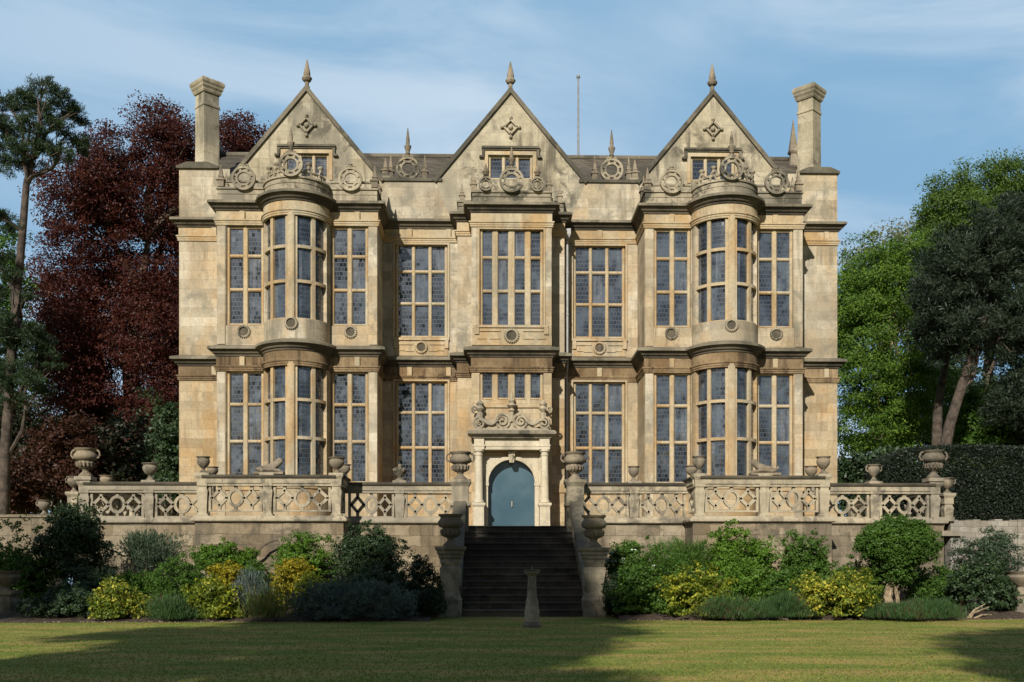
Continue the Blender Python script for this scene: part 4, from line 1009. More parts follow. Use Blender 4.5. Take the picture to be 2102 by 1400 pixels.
def beast(label, loc, flip, tail=True):
    t = thing('stone_beast', label, 'statue', loc, 'lying stone beasts on the terrace')
    mb = MB(); mb.box(loc[0] - .42, loc[0] + .42, loc[1] - .17, loc[1] + .17, loc[2], loc[2] + .06); mb.build('slab', M['urn'], t)
    f = -1 if flip else 1
    V = [(-.24, 0, .18), (-.05, 0, .18), (.13, 0, .21), (.24, 0, .30), (.29, 0, .38), (.40, 0, .36),      # body, neck, head, muzzle
         (-.26, .12, .13), (-.10, .15, .10), (-.22, .15, .09), (-.26, -.12, .13), (-.10, -.15, .10), (-.22, -.15, .09),
         (.16, .10, .12), (.36, .10, .09), (.16, -.10, .12), (.36, -.10, .09), (-.36, 0, .16), (-.40, .03, .26), (.28, .06, .45), (.28, -.06, .45)]
    E = [(0, 1), (1, 2), (2, 3), (3, 4), (4, 5), (0, 6), (6, 7), (7, 8), (0, 9), (9, 10), (10, 11), (2, 12), (12, 13), (2, 14), (14, 15), (0, 16), (16, 17), (4, 18), (4, 19)]
    Rr = [.11, .10, .115, .085, .075, .045, .07, .05, .035, .07, .05, .035, .05, .04, .05, .04, .03, .025, .02, .02]
    skin('body', [(f * x, y, z) for x, y, z in V], E, Rr, M['urn'], t)
beast('small weathered stone beast lying on the middle pier of the left terrace bay', (UX(550, BASTY), BASTY + DY, zb - .03), False)
beast('small mossy stone beast lying on the middle pier of the right terrace bay', (UX(1572, BASTY), BASTY + DY, zb - .03), True)

# low walls beyond the terrace ends
mb = MB(); mb.box(-26, XA - .6, TY + .0, TY + .35, 0, UZ(1062, 60, TY)); mb.box(-26, XA - .6, TY - .05, TY + .4, UZ(1062, 60, TY) + .003, UZ(1056, 60, TY))
tag(mb.build('garden_wall', M['rubble'], off=(-18, TY, 0)), 'low dark stone garden wall running left from the terrace corner', 'wall')
zw = UZ(1068, 2020, TY); mb = MB()
xs = [XH + .45 + i * .22 for i in range(70)]; tops = [zw + random.uniform(-.035, .035) for _ in xs]
for (a, b, z) in zip(xs[:-1], xs[1:], tops): mb.box(a, b - .001, TY + .0 + random.uniform(-.03, .02), TY + .4, 0, z)
tag(mb.build('garden_wall', M['limewash'], off=(XH + 3, TY, 0)), 'pale rough stone garden wall running right from the terrace, below the hedge', 'wall')
urn_small('small stone urn standing alone on the low wall left of the terrace', (UX(86, TY), TY + .15, UZ(1056, 60, TY)), .42, GU, handles=True)
mb = MB(); x, z = W(1945, 1062, TY + .1); mb.box(x - .5, x + .12, TY - .1, TY + .45, z - .12, z); mb.box(x - .25, x + .3, TY - .12, TY + .42, z - .55, z - .40)
tag(mb.build('stone_slab', M['baluster'], off=(x, TY, z - .55)), 'flat stone slabs bedded at the start of the pale right hand wall', 'slab')
# pedestals at the lawn edges
for px, lab, mat in ((8, 'dark stone pedestal with a wide bowl at the left edge of the lawn', 'parapet'), (2098, 'pale stone pedestal with a wide bowl at the right edge of the lawn', 'baluster')):
    Y = -15.6; x = UX(px, Y); t = thing('pedestal_urn', lab, 'urn', (x, Y, 0), 'pedestal bowls at the lawn edge')
    zt = UZ(1212, px, Y); mb = MB(); mb.lathe([(.30, 0), (.30, .12), (.24, .18), (.24, zt - .14), (.30, zt - .08), (.32, zt), (.2, zt)], (x, Y, 0), sq=True); mb.build('pedestal', M[mat], t)
    mb = MB(); mb.lathe([(.16, zt), (.12, zt + .08), (.14, zt + .12), (.30, zt + .20), (.36, zt + .32), (.33, zt + .38), (.40, zt + .46), (.36, zt + .46), (.28, zt + .36), (.01, zt + .34)], (x, Y, 0), 22, cap=False); mb.build('bowl', M['urn'], t, smooth=True)
# sundial
Y = -19.2; x, ztop = W(1092, 1172, Y)
t = thing('sundial', 'slender stone sundial pedestal on the lawn in front of the stairs', 'sundial', (x, Y, 0))
h = ztop; mb = MB(); mb.lathe([(.19, 0), (.19, .05), (.15, .10), (.15, .11)], (x, Y, 0), 18); mb.build('base', M['urn'], t)
mb = MB(); mb.lathe([(.145, .11), (.15, .32), (.135, .36), (.14, .40), (.125, .44), (.13, .50), (.095, .62), (.085, .9), (.08, h - .10), (.11, h - .07), (.15, h - .03), (.15, h), (.01, h)], (x, Y, 0), 20); mb.build('shaft', M['baluster'], t, smooth=True)
mb = MB(); mb.lathe([(.165, h + .001), (.165, h + .025), (.155, h + .03), (.01, h + .03)], (x, Y, 0), 24); mb.prism([(-.1, h + .03), (.1, h + .03), (.1, h + .10)], -.006, .006, lambda u, v, q: (x + q, Y + u, v)); mb.build('dial', M['dial'], t)

# ------------------------------------------------------------------ FOLIAGE
def mesh_quads(name, V, mat, parent=None, label=None):
    """V (n,4,3) -> one mesh of n separate quads"""
    k = len(V); o3 = np.array(OFF.get(root_of(parent), (0, 0, 0)) if parent else (0, 0, 0), float)
    me = bpy.data.meshes.new(name); co_ = (V.reshape(-1, 3) - o3).astype(np.float32)
    me.vertices.add(4 * k); me.vertices.foreach_set('co', co_.ravel())
    me.loops.add(4 * k); me.loops.foreach_set('vertex_index', np.arange(4 * k, dtype=np.int32))
    me.polygons.add(k); me.polygons.foreach_set('loop_start', np.arange(0, 4 * k, 4, dtype=np.int32))
    me.update(calc_edges=True); me.materials.append(mat)
    o = bpy.data.objects.new(name, me); COL.objects.link(o)
    if parent: o.parent = parent
    return o
def unit(a): return a / (np.linalg.norm(a, axis=-1, keepdims=True) + 1e-9)
def leaves(blobs, nclump, per, crad, size, rng, aspect=.55, shell=.45, up=.25, out_w=.7, flat=.7, elong=None, gap=None, bottom=None, lump=.18, size_var=.35):
    """leaf quads for ellipsoid blobs [(cx,cy,cz,rx,ry,rz)]"""
    B = np.array([b[:6] for b in blobs], float); wgt = np.array([(b[3] * b[4] + b[4] * b[5] + b[3] * b[5]) for b in blobs]); wgt = wgt / wgt.sum()
    bi = rng.choice(len(B), nclump, p=wgt); d = unit(rng.normal(size=(nclump, 3)))
    ph = rng.uniform(0, 6.28, (len(B), 3))
    rr = 1 - shell * rng.random(nclump) ** 1.6
    rr = rr * (1 + lump * np.sin(4 * d[:, 0] + ph[bi, 0]) * np.sin(3.3 * d[:, 1] + ph[bi, 1]) + lump * np.sin(5 * d[:, 2] + ph[bi, 2]) * .7)
    C = B[bi, :3] + d * B[bi, 3:] * rr[:, None]
    if bottom is not None:
        k = C[:, 2] > bottom; C, d = C[k], d[k]
    if gap:
        for g in gap:
            k = ((C[:, 0] - g[0]) / g[2]) ** 2 + ((C[:, 2] - g[1]) / g[3]) ** 2 > rng.uniform(.5, 1.2, len(C)); C, d = C[k], d[k]
    n_ = len(C); cr = crad * rng.uniform(.6, 1.3, n_)
    P = np.repeat(C, per, 0) + unit(rng.normal(size=(n_ * per, 3))) * (rng.random(n_ * per) ** .45)[:, None] * np.repeat(cr, per)[:, None] * .8 * np.array((1, 1, flat))
    D = np.repeat(d, per, 0)
    k = len(P); nr = unit(D * out_w + rng.normal(size=(k, 3)) * .75 + np.array((0, 0, up)))
    if elong is not None:  # long leaves pointing outward and up
        tdir = unit(D * elong[0] + np.array((0, 0, elong[1])) + rng.normal(size=(k, 3)) * elong[2])
    else: tdir = rng.normal(size=(k, 3))
    b = unit(np.cross(nr, tdir)); t = unit(np.cross(b, nr)) if elong is None else tdir
    s = size * rng.uniform(1 - size_var, 1 + size_var, k)[:, None]
    V = np.stack([P - t * s * .5, P + b * s * aspect * .5, P + t * s * .5, P - b * s * aspect * .5], 1)
    if bottom is not None: V = V[V[:, :, 2].min(1) > bottom - .02]
    return V

def sub_blobs(c, r, rng, k, spread=.62, sz=(.38, .6), zlo=-.2):
    out = []
    for _ in range(k):
        d = unit(rng.normal(size=3)); d[2] = max(d[2], zlo)
        f = rng.uniform(*sz)
        out.append((c[0] + d[0] * r[0] * spread, c[1] + d[1] * r[1] * spread, c[2] + d[2] * r[2] * spread, r[0] * f, r[1] * f, r[2] * f))
    return out

def limb(p0, p1, r0, r1, rng, k=6, sag=.06):
    p0, p1 = np.array(p0, float), np.array(p1, float); L_ = np.linalg.norm(p1 - p0); ph = rng.uniform(0, 6, 3)
    pts = []; rad = []
    for i in range(k + 1):
        t = i / k; q = p0 + (p1 - p0) * t
        q = q + np.array((sin(ph[0] + t * 5), sin(ph[1] + t * 4), sin(ph[2] + t * 6) * .6)) * sag * L_ * sin(pi * t)
        pts.append(q); rad.append(r0 + (r1 - r0) * t)
    return pts, rad

def tree(name, label, base, trunk, r0, blobs, mat, seed, nclump, per, crad, size, bark='bark', group=None, cat='tree', limbs=None, kw=None, r_top=.12):
    rng = np.random.default_rng(seed); t = thing(name, label, cat, base, group)
    mb = MB(); k = len(trunk); mb.tube(trunk, [r0 * 1.25 if i == 0 else r0 + (r_top - r0) * i / (k - 1) for i in range(k)], 10)
    tr = mb.build('trunk', M[bark], t, smooth=True)
    lb = MB(); T = [np.array(p, float) for p in trunk]
    for b in (limbs if limbs is not None else blobs):
        c = np.array(b[:3]); below = [p for p in T if p[2] < c[2] - .25 * abs(p[0] - c[0])] or [T[-1]]
        p0 = below[-1] if rng.random() < .6 else below[max(0, len(below) - 2)]
        pts, rad = limb(p0, c, r0 * .38, .03, rng, 7, .09); lb.tube(pts, rad, 6)
        for _ in range(4):
            q = pts[rng.integers(3, 7)]; e = c + unit(rng.normal(size=3)) * np.array(b[3:6] if len(b) > 3 else (1, 1, 1)) * .8
            pp_, rd = limb(q, e, r0 * .14, .012, rng, 5, .1); lb.tube(pp_, rd, 5)
    if lb.v: lb.build('limbs', M[bark], t, smooth=True)
    V = leaves(blobs, nclump, per, crad, size, rng, **(kw or {}))
    mesh_quads('crown', V, mat, t)
    return t

def ell(px0, px1, py0, py1, Y, ry=None):
    """ellipsoid filling a photo box at depth Y"""
    xa, za = W(px0, py1, Y); xb, zb_ = W(px1, py0, Y); rx, rz = (xb - xa) / 2, (zb_ - za) / 2
    return ((xa + xb) / 2, Y, (za + zb_) / 2, rx, ry or rx, rz)
def pt(px, py, Y): x, z = W(px, py, Y); return (x, Y, z)

# ---- trees left
G = FLOOR
Y = 16
bl = [ell(95, 300, 290, 560, Y, 4), ell(270, 470, 240, 480, Y + 1, 4), ell(420, 560, 255, 520, Y + 2, 3), ell(60, 240, 480, 800, Y, 4), ell(200, 420, 480, 760, Y + 1, 4), ell(330, 480, 560, 850, Y + 2, 3.5),
      ell(70, 260, 720, 960, Y - 1, 3.5), ell(230, 430, 740, 980, Y, 3.5), ell(290, 390, 225, 340, Y, 2.5), ell(170, 290, 265, 400, Y, 2.5), ell(440, 565, 228, 400, Y + 1, 2.5), ell(230, 420, 560, 800, Y - 2, 3), ell(90, 220, 640, 860, Y - 2, 3), ell(110, 300, 330, 480, Y - 1, 3), ell(300, 400, 700, 960, Y - 2, 2.5), ell(80, 250, 500, 800, Y + 4, 3), ell(220, 400, 450, 800, Y + 4, 3), ell(80, 380, 760, 1010, Y + 3, 3), ell(330, 420, 300, 600, Y + 3, 3)]
bx = UX(275, Y)
tree('copper_beech', 'huge dark red copper beech behind the left end of the house', (bx, Y, G), [(bx, Y, G), (bx + .2, Y, 7), (bx - .3, Y + .3, 12), (bx + .2, Y + .5, 16), (bx + .6, Y + .5, 19)], .75, bl, L['beech'], 11, 4300, 92, 1.05, .125,
     kw=dict(gap=[(W(330, 710, Y)[0], W(330, 710, Y)[1], .9, .55), (W(262, 540, Y)[0], W(262, 540, Y)[1], .8, .5), (W(150, 375, Y)[0], W(150, 375, Y)[1], 1.3, .35)], shell=.75, flat=.45, lump=.22, aspect=.62))
# scots pine
Y = -2.5
tk = [(pt(4, 1075, Y)[0], Y, G)] + [pt(*p, Y) for p in ((10, 940), (16, 850), (26, 700), (36, 590), (46, 480), (54, 380), (64, 330), (84, 260))]
bl = []
rng = np.random.default_rng(55)
for px, py, w_ in ((20, 215, 40), (60, 195, 34), (95, 178, 30), (128, 195, 28), (150, 225, 30), (165, 250, 26), (140, 275, 34), (100, 240, 40), (60, 255, 40), (20, 265, 40), (-20, 240, 40), (-10, 300, 40), (40, 305, 36), (85, 300, 36), (120, 315, 30), (160, 300, 22), (60, 340, 26), (10, 335, 30), (75, 215, 30), (115, 215, 30),
                   (-5, 440, 30), (15, 460, 22), (-15, 520, 30), (5, 650, 34), (35, 690, 34), (70, 720, 38), (95, 750, 26), (30, 745, 36), (55, 775, 30), (85, 700, 30), (60, 680, 34), (10, 690, 36), (15, 780, 34), (80, 800, 26), (40, 815, 30), (-10, 830, 34), (20, 560, 26), (-15, 600, 32), (55, 610, 20), (70, 780, 26), (95, 725, 26), (-10, 720, 30), (-5, 780, 30)):
    e = ell(px - w_, px + w_, py - w_ * .55, py + w_ * .55, Y + rng.uniform(-.8, .8)); bl.append(e)
tree('scots_pine', 'tall leaning pine with bare reddish trunk at the left edge', tk[0], tk, .20, bl, L['pine'], 5, 760, 90, .30, .15, bark='pine_bark', limbs=bl[::2], kw=dict(aspect=.14, elong=(.7, .5, .7), shell=.8, flat=.6, lump=.4), r_top=.09)
# green tree glimpsed at the far left, understorey behind the left balustrade
Y = 9
tree('lime_tree', 'fresh green tree at the left edge behind the pine', (UX(-30, Y), Y, G), [(UX(-30, Y), Y, G), (UX(-28, Y), Y, 8), (UX(-20, Y), Y, 12)], .3, [ell(-120, 60, 470, 640, Y, 2.2), ell(-90, 60, 590, 760, Y, 2), ell(-80, 75, 720, 900, Y, 2), ell(-60, 60, 860, 1040, Y, 1.8)], L['mid'], 8, 620, 60, .7, .15)
for i, (a, b, c, d, Y, mt, lab) in enumerate(((-40, 110, 800, 1075, 6, 'under', 'dark undergrowth bush behind the pine trunk'), (60, 230, 860, 1060, 4, 'red', 'low russet bush in shade behind the left corner urn'), (190, 350, 830, 1060, 5, 'under', 'dark undergrowth bush behind the left balustrade'), (290, 420, 800, 1060, 3, 'dark', 'dark leafy bush against the left side of the house'), (-60, 80, 930, 1070, 1, 'red', 'russet bush at the foot of the pine'))):
    rng = np.random.default_rng(100 + i); e = ell(a, b, c, d, Y, 1.6); t = thing('bush', lab, 'bush', (e[0], Y, G))
    mb = MB()
    for _ in range(6):
        p, r_ = limb((e[0] + rng.uniform(-.3, .3), Y + rng.uniform(-.3, .3), G), (e[0] + rng.uniform(-.7, .7) * e[3], Y + rng.uniform(-.7, .7), e[2] + rng.uniform(0, .7) * e[5]), .05, .012, rng); mb.tube(p, r_, 5)
    mb.build('stems', M['bark'], t); bl = [e] + sub_blobs(e[:3], e[3:], rng, 6)
    mesh_quads('foliage', leaves(bl, 420, 40, .5, .16, rng, bottom=G + .05, shell=.8, lump=.3), L[mt], t)

# ---- trees right
Y = 14
bl = [ell(1715, 1850, 500, 700, Y, 3), ell(1800, 1930, 470, 680, Y, 3), ell(1700, 1830, 640, 850, Y - 1, 3), ell(1800, 1940, 680, 900, Y - 1, 3), ell(1720, 1900, 800, 960, Y - 1, 3), ell(1690, 1790, 560, 720, Y, 2.5)]
bx = UX(1815, Y)
tree('beech_tree', 'bright green broadleaf tree close to the right side of the house', (bx, Y, G), [(bx, Y, G), (bx, Y, 6), (bx + .3, Y, 10), (bx + .2, Y, 13)], .4, bl, L['green'], 21, 1300, 100, .8, .125, kw=dict(shell=.6, flat=.5, lump=.25))
Y = 22
bl = [ell(1890, 2000, 375, 500, Y, 3), ell(1960, 2120, 335, 480, Y, 4), ell(1890, 2030, 440, 600, Y, 3.5), ell(2040, 2200, 345, 560, Y, 4), ell(1880, 1960, 430, 520, Y, 2)]
bx = UX(2030, Y)
tree('oak_tree', 'tall green oak rising highest at the right edge', (bx, Y, G), [(bx, Y, G), (bx - .3, Y, 8), (bx, Y, 14), (bx + .5, Y, 18)], .6, bl, L['oak'], 22, 1000, 100, .9, .14, kw=dict(shell=.6, lump=.3))
Y = 30
bl = [ell(1790, 1880, 455, 560, Y, 3), ell(1730, 1820, 490, 580, Y, 2.5), ell(1840, 1900, 460, 540, Y, 2)]
bx = UX(1820, Y)
tree('young_leafed_tree', 'pale thin tree just coming into leaf behind the green tree on the right', (bx, Y, G), [(bx, Y, G), (bx, Y, 10), (bx + .2, Y, 16)], .35, bl, L['bare'], 23, 260, 14, .8, .2, bark='pale_bark', limbs=bl * 4)
Y = 5
bl = [ell(1880, 2010, 480, 640, Y, 2.2), ell(1960, 2110, 430, 620, Y, 2.4), ell(1900, 2030, 600, 760, Y, 2), ell(2020, 2160, 560, 760, Y, 2.4), ell(2050, 2180, 720, 900, Y, 2), ell(1870, 1960, 570, 690, Y, 1.6), ell(2060, 2170, 380, 540, Y, 2.2)]
tk = [pt(1938, 935, Y), pt(1950, 870, Y), pt(1972, 800, Y), pt(1995, 730, Y), pt(2015, 670, Y), pt(2040, 600, Y), pt(2060, 520, Y)]
tk = [(tk[0][0] - .6, Y, G)] + tk
tree('dark_pine', 'dark spreading pine with a bare trunk leaning right behind the hedge', tk[0], tk, .27, bl, L['dark_pine'], 24, 1500, 80, .55, .20, bark='pine_bark', limbs=bl[:2] + bl[3:4], kw=dict(aspect=.2, elong=(.6, .3, .8), shell=.85, flat=.6, lump=.3), r_top=.14)
Y = 8
tk = [(UX(1918, Y), Y, G), pt(1925, 840, Y), pt(1938, 760, Y), pt(1960, 660, Y)]
tree('dark_pine', 'second slimmer pine trunk leaning right behind the leaning pine', tk[0], tk, .26, [ell(1900, 2000, 560, 720, Y, 2), ell(1930, 2040, 520, 640, Y, 2)], L['dark_pine'], 25, 260, 56, .55, .26, bark='pine_bark', kw=dict(aspect=.2, elong=(.6, .3, .8), shell=.85))
Y = 19
bl = [ell(1850, 1980, 600, 800, Y, 3), ell(1940, 2080, 560, 760, Y, 3), ell(2040, 2180, 520, 760, Y, 3), ell(1900, 2040, 740, 960, Y, 3), ell(2020, 2180, 720, 980, Y, 3), ell(1850, 1950, 760, 960, Y, 2.5)]
bx = UX(1985, Y)
tree('holm_oak', 'dark green dense tree filling the gap behind the leaning pines', (bx, Y, G), [(bx, Y, G), (bx, Y, 6), (bx + .3, Y, 10), (bx + .2, Y, 13)], .4, bl, L['dark'], 27, 900, 80, .9, .16, kw=dict(shell=.6, flat=.6, lump=.25))
# laurel row behind the hedge
for i, (a, b, c, d, Y, mt, lab) in enumerate(((1720, 1850, 925, 1070, 3, 'dark', 'dark laurel bush behind the right balustrade'), (1940, 2080, 800, 1000, 9, 'mid', 'mid green bush between the leaning pine and the hedge'), (2040, 2180, 760, 1000, 8, 'dark', 'dark bush at the right edge above the hedge'))):
    rng = np.random.default_rng(140 + i); e = ell(a, b, c, d, Y, 1.8); t = thing('bush', lab, 'bush', (e[0], Y, G)); mb = MB()
    for _ in range(6):
        p, r_ = limb((e[0] + rng.uniform(-.3, .3), Y + rng.uniform(-.3, .3), G), (e[0] + rng.uniform(-.7, .7) * e[3], Y + rng.uniform(-.7, .7), e[2] + rng.uniform(0, .7) * e[5]), .05, .012, rng); mb.tube(p, r_, 5)
    mb.build('stems', M['bark'], t); bl = [e] + sub_blobs(e[:3], e[3:], rng, 6)
    mesh_quads('foliage', leaves(bl, 420, 40, .5, .17, rng, bottom=G + .05, shell=.8, lump=.3), L[mt], t)
# far-off trees on both sides; unseen belt added behind camera to cut sky fill
rng = np.random.default_rng(9); Vs = []
for x0, x1, n_, ya, yb in ((-70, -16, 26, 45, 62), (18, 75, 26, 45, 62), (-90, 90, 44, -92, -74)):
    bl = [(rng.uniform(x0, x1), rng.uniform(ya, yb), rng.uniform(4, 10), 4.5, 4, rng.uniform(5, 8)) for _ in range(n_)]
    Vs.append(leaves(bl, 40 * n_, 22, 1.9, .65, rng, shell=.7))
o = mesh_quads('distant_wood', np.concatenate(Vs), L['under']); tag(o, 'dark distant woodland on either side, plus an added unseen belt behind the viewpoint', 'wood', kind='stuff')

# yew hedge on the right
rng = np.random.default_rng(31); Y0, Y1 = -7.6, -5.6
xa = UX(1822, Y0); zt = UZ(917, 1980, Y0); t = thing('yew_hedge', 'tall clipped near black yew hedge behind the pale wall on the right', 'hedge', (xa + 6, Y0 + 1, G))
k = 150000; fx = rng.uniform(0, 1, k) * 15; face = rng.random(k)
top = zt - .45 * np.clip(1 - fx / 1.1, 0, 1) ** 2 - .03 * np.sin(fx * 1.7)
P = np.where((face < .62)[:, None], np.stack([xa + fx, Y0 + rng.normal(0, .05, k) + .05 * np.sin(fx * 2.3), G + rng.random(k) * (top - G)], 1), np.stack([xa + fx, Y0 + rng.random(k) * (Y1 - Y0), top + rng.normal(0, .035, k)], 1))
endm = face > .92; P[endm] = np.stack([xa + rng.normal(0, .04, endm.sum()), Y0 + rng.random(endm.sum()) * (Y1 - Y0), G + rng.random(endm.sum()) * (zt - .45 - G)], 1)
nr = unit(rng.normal(size=(k, 3)) * .8 + np.array((0, -.6, .35))); b_ = unit(np.cross(nr, rng.normal(size=(k, 3)))); t_ = np.cross(b_, nr); s = rng.uniform(.035, .075, k)[:, None]
mesh_quads('foliage', np.stack([P - t_ * s * .6, P + b_ * s * .4, P + t_ * s * .6, P - b_ * s * .4], 1), L['yew'], t)
mb = MB(); mb.box(xa + .12, xa + 15, Y0 + .12, Y1 - .12, G, zt - .6); mb.build('inner_growth', simple('yew_inner', (.010, .014, .008), .95), t)

# ---- shrubs of the long border
def shrub(name, label, px0, px1, py0, py1, Y, mat, seed, size=.075, dens=1.0, aspect=.55, elong=None, nsub=7, group=None, cat='shrub', ground=True, stem=None, lump=.30, shell=.6, spread=.72, kw=None, flowers=None, ryf=.8):
    rng = np.random.default_rng(seed)
    if elong is None: size = size * .82
    if py1 > 1255: Y = Y - .75
    w_ = (px1 - px0) * .04; e = ell(px0 - w_, px1 + w_, py0 - (py1 - py0) * .03, py1 + (py1 - py0) * (.42 if py1 > 1215 else .2), Y); rx = e[3]
    z0 = soil_z(0, Y) if ground else None
    gz = soil_z(0, Y)
    e = (e[0], e[1], e[2], rx, min(rx, 1.0) * ryf, e[5]); t = thing(name, label, cat, (e[0], Y, gz), group)
    bl = [(e[0], e[1], e[2], e[3] * .9, e[4] * .9, e[5] * .9)] + sub_blobs(e[:3], e[3:], rng, nsub, spread, (.32, .5))
    area = 4 * pi * ((e[3] * e[4]) ** 1.6 / 3 + (e[3] * e[5]) ** 1.6 / 3 + (e[4] * e[5]) ** 1.6 / 3) ** (1 / 1.6)
    nl = area * 4.2 * dens / (size * size * aspect * .5) * .6; per = 26; k = dict(aspect=aspect, elong=elong, lump=lump, shell=shell, bottom=gz + .01); k.update(kw or {})
    mb = MB()
    for _ in range(7):
        p, r_ = limb((e[0] + rng.uniform(-.12, .12), Y + rng.uniform(-.1, .1), gz - .05), (e[0] + rng.uniform(-.7, .7) * e[3], Y + rng.uniform(-.6, .6) * e[4], e[2] + rng.uniform(-.2, .7) * e[5]), .028, .006, rng, 6, .12); mb.tube(p, r_, 5)
    mb.build('stems', M[stem or 'bark'], t)
    mesh_quads('foliage', leaves(bl, int(nl / per) + 10, per, max(.10, size * 2.2), size, rng, **k), L[mat], t)
    if flowers:
        for _ in range(flowers[1]):
            fb = MB()
            d = unit(rng.normal(size=3)); d[1] = -abs(d[1]); c = (e[0] + d[0] * e[3] * .95, e[1] + d[1] * e[4] * .95, e[2] + abs(d[2]) * e[5] * .9)
            fb.ball(c, rng.uniform(.03, .05), 7, 5, (1, 1, .6)); fb.build('flower', M[flowers[0]], t, smooth=True)
    return t
FE = (.8, .7, .5); UPR = (.35, 1.2, .3)
S = shrub
# left side, back row
S('shrub', 'leafy green shrub at the far left edge above the pedestal', -30, 112, 1062, 1235, -12.6, 'mid', 41, .09)
S('rhododendron', 'large dark rhododendron below the left corner urn', 88, 236, 1048, 1200, -12.4, 'dark', 42, .12, aspect=.42)
S('feathery_shrub', 'grey green spiky shrub against the wall right of the dark rhododendron', 262, 372, 1084, 1180, -12.0, 'grey', 43, .13, aspect=.16, elong=FE, dens=.75)
S('shrub', 'bright green rounded shrub left of the bare branch on the wall', 402, 512, 1110, 1180, -12.6, 'bright', 44, .085)
S('shrub', 'bright green shrub behind the golden bush at the corner of the left bay', 570, 692, 1098, 1185, -12.6, 'bright', 45, .08)
S('shrub', 'big dense dark green round shrub left of the stairs', 690, 832, 1070, 1200, -13.2, 'dark', 46, .075, dens=1.2, stem='bark')
S('clipped_yew', 'dark clipped block of yew beside the left stair pier', 800, 912, 1142, 1275, -14.4, 'box', 47, .05, dens=1.2, lump=.08, nsub=9)
S('clipped_yew', 'low dark clipped ball in front of the yew block by the left stair pier', 845, 918, 1200, 1275, -15.4, 'box', 48, .05, lump=.06)
# left side, middle and front
S('shrub', 'shaded green shrub at the foot of the dark rhododendron', 110, 260, 1165, 1240, -14.0, 'dark', 49, .09)
S('shrub', 'low dark blue green shrub at the left front of the border', 48, 215, 1203, 1285, -15.6, 'dark', 50, .06, dens=.9)
S('variegated_shrub', 'small yellow variegated shrub at the left front of the border', 190, 302, 1192, 1280, -16.0, 'varieg', 51, .095, aspect=.5)
S('shrub', 'wide mid green mound left of the orange yellow bush', 305, 432, 1143, 1240, -14.2, 'mid', 52, .06)
S('lavender', 'low blue green tuft between the variegated shrub and the mound', 298, 405, 1230, 1282, -16.2, 'lav', 53, .13, aspect=.07, elong=UPR, group='low lavender clumps at the border front')
S('golden_shrub', 'orange yellow bush left of the bare branch', 424, 505, 1158, 1215, -14.2, 'gold', 54, .08)
S('variegated_shrub', 'yellow green leafy shrub in front of the orange yellow bush', 388, 508, 1192, 1280, -15.9, 'euon', 55, .095)
S('rosemary', 'upright blue green rosemary below the bare branch', 488, 550, 1172, 1268, -15.4, 'blue', 56, .12, aspect=.1, elong=UPR)
S('golden_shrub', 'brightest golden bush at the centre left of the border', 552, 642, 1147, 1222, -14.4, 'gold', 57, .075)
S('strappy_plant', 'spiky clump of yellow striped sword leaves at the border front', 524, 588, 1215, 1284, -16.4, 'strap', 58, .28, aspect=.06, elong=(.55, 1.1, .22), dens=.7)
S('shrub', 'yellow edged green shrub below the golden bush', 600, 700, 1175, 1262, -15.0, 'euon', 59, .085)
S('shrub', 'broad blue grey mound at the border front left of the stairs', 622, 842, 1194, 1284, -16.0, 'blue', 60, .085, aspect=.25, elong=(.8, .6, .6), nsub=10)
# right side, back row
S('clipped_yew', 'dark clipped yew block beside the right stair pier', 1240, 1312, 1172, 1280, -15.0, 'box', 61, .05, dens=1.1, lump=.06)
S('flowering_shrub', 'green shrub dotted with white flowers behind the right stair pier', 1246, 1340, 1110, 1200, -13.2, 'mid', 62, .07, flowers=('white_petal', 16))
S('feathery_shrub', 'feathery dark green shrub against the wall right of the white flowers', 1325, 1462, 1108, 1200, -12.6, 'mid', 63, .12, aspect=.14, elong=FE, dens=.8)
S('shrub', 'wide leafy green shrub right of the yew block', 1255, 1440, 1135, 1278, -15.2, 'mid', 64, .09)
S('shrub', 'tall rounded green shrub below the right terrace bay', 1462, 1592, 1066, 1240, -13.0, 'bright', 65, .095, dens=1.1)
S('shrub', 'small pointed green shrub left of the mushroom shaped tree', 1590, 1692, 1088, 1195, -12.6, 'mid', 66, .09)
S('shrub', 'green mound behind the big yellow shrub', 1688, 1812, 1138, 1240, -13.4, 'mid', 67, .075)
S('shrub', 'dense green shrub right of the mushroom tree trunk', 1864, 1958, 1152, 1255, -13.2, 'mid', 68, .08)
S('climber', 'thin grey green climber trained on the pale right hand wall', 1955, 2110, 1090, 1185, -10.6, 'grey', 69, .10, dens=.42, aspect=.4, ryf=.22, kw=dict(shell=.95))
S('shrub', 'dark spreading shrub at the right end of the border', 1945, 2085, 1140, 1278, -14.6, 'dark', 70, .085)
# right side, front
S('variegated_shrub', 'loose yellow green shrub at the front between the wide green shrub and lavender', 1352, 1502, 1172, 1282, -15.7, 'euon', 71, .095, dens=.8)
S('variegated_shrub', 'large round bright yellow variegated shrub on the right', 1632, 1808, 1162, 1280, -15.6, 'varieg', 72, .10, dens=1.05)
GL = 'low lavender clumps at the border front'
S('lavender', 'low feathery lavender clump right of the loose yellow green shrub', 1440, 1560, 1226, 1276, -16.2, 'lav', 73, .12, aspect=.07, elong=UPR, group=GL)
S('lavender', 'low feathery lavender clump touching the left of the big yellow shrub', 1545, 1665, 1224, 1276, -16.0, 'lav', 74, .12, aspect=.07, elong=UPR, group=GL)
S('lavender', 'wide low grey green lavender clump right of the big yellow shrub', 1800, 1965, 1240, 1278, -16.2, 'lav', 75, .12, aspect=.08, elong=UPR, group=GL)
S('shrub', 'small green shrub tucked between the two golden bushes under the branch', 470, 560, 1150, 1235, -13.6, 'mid', 81, .07)
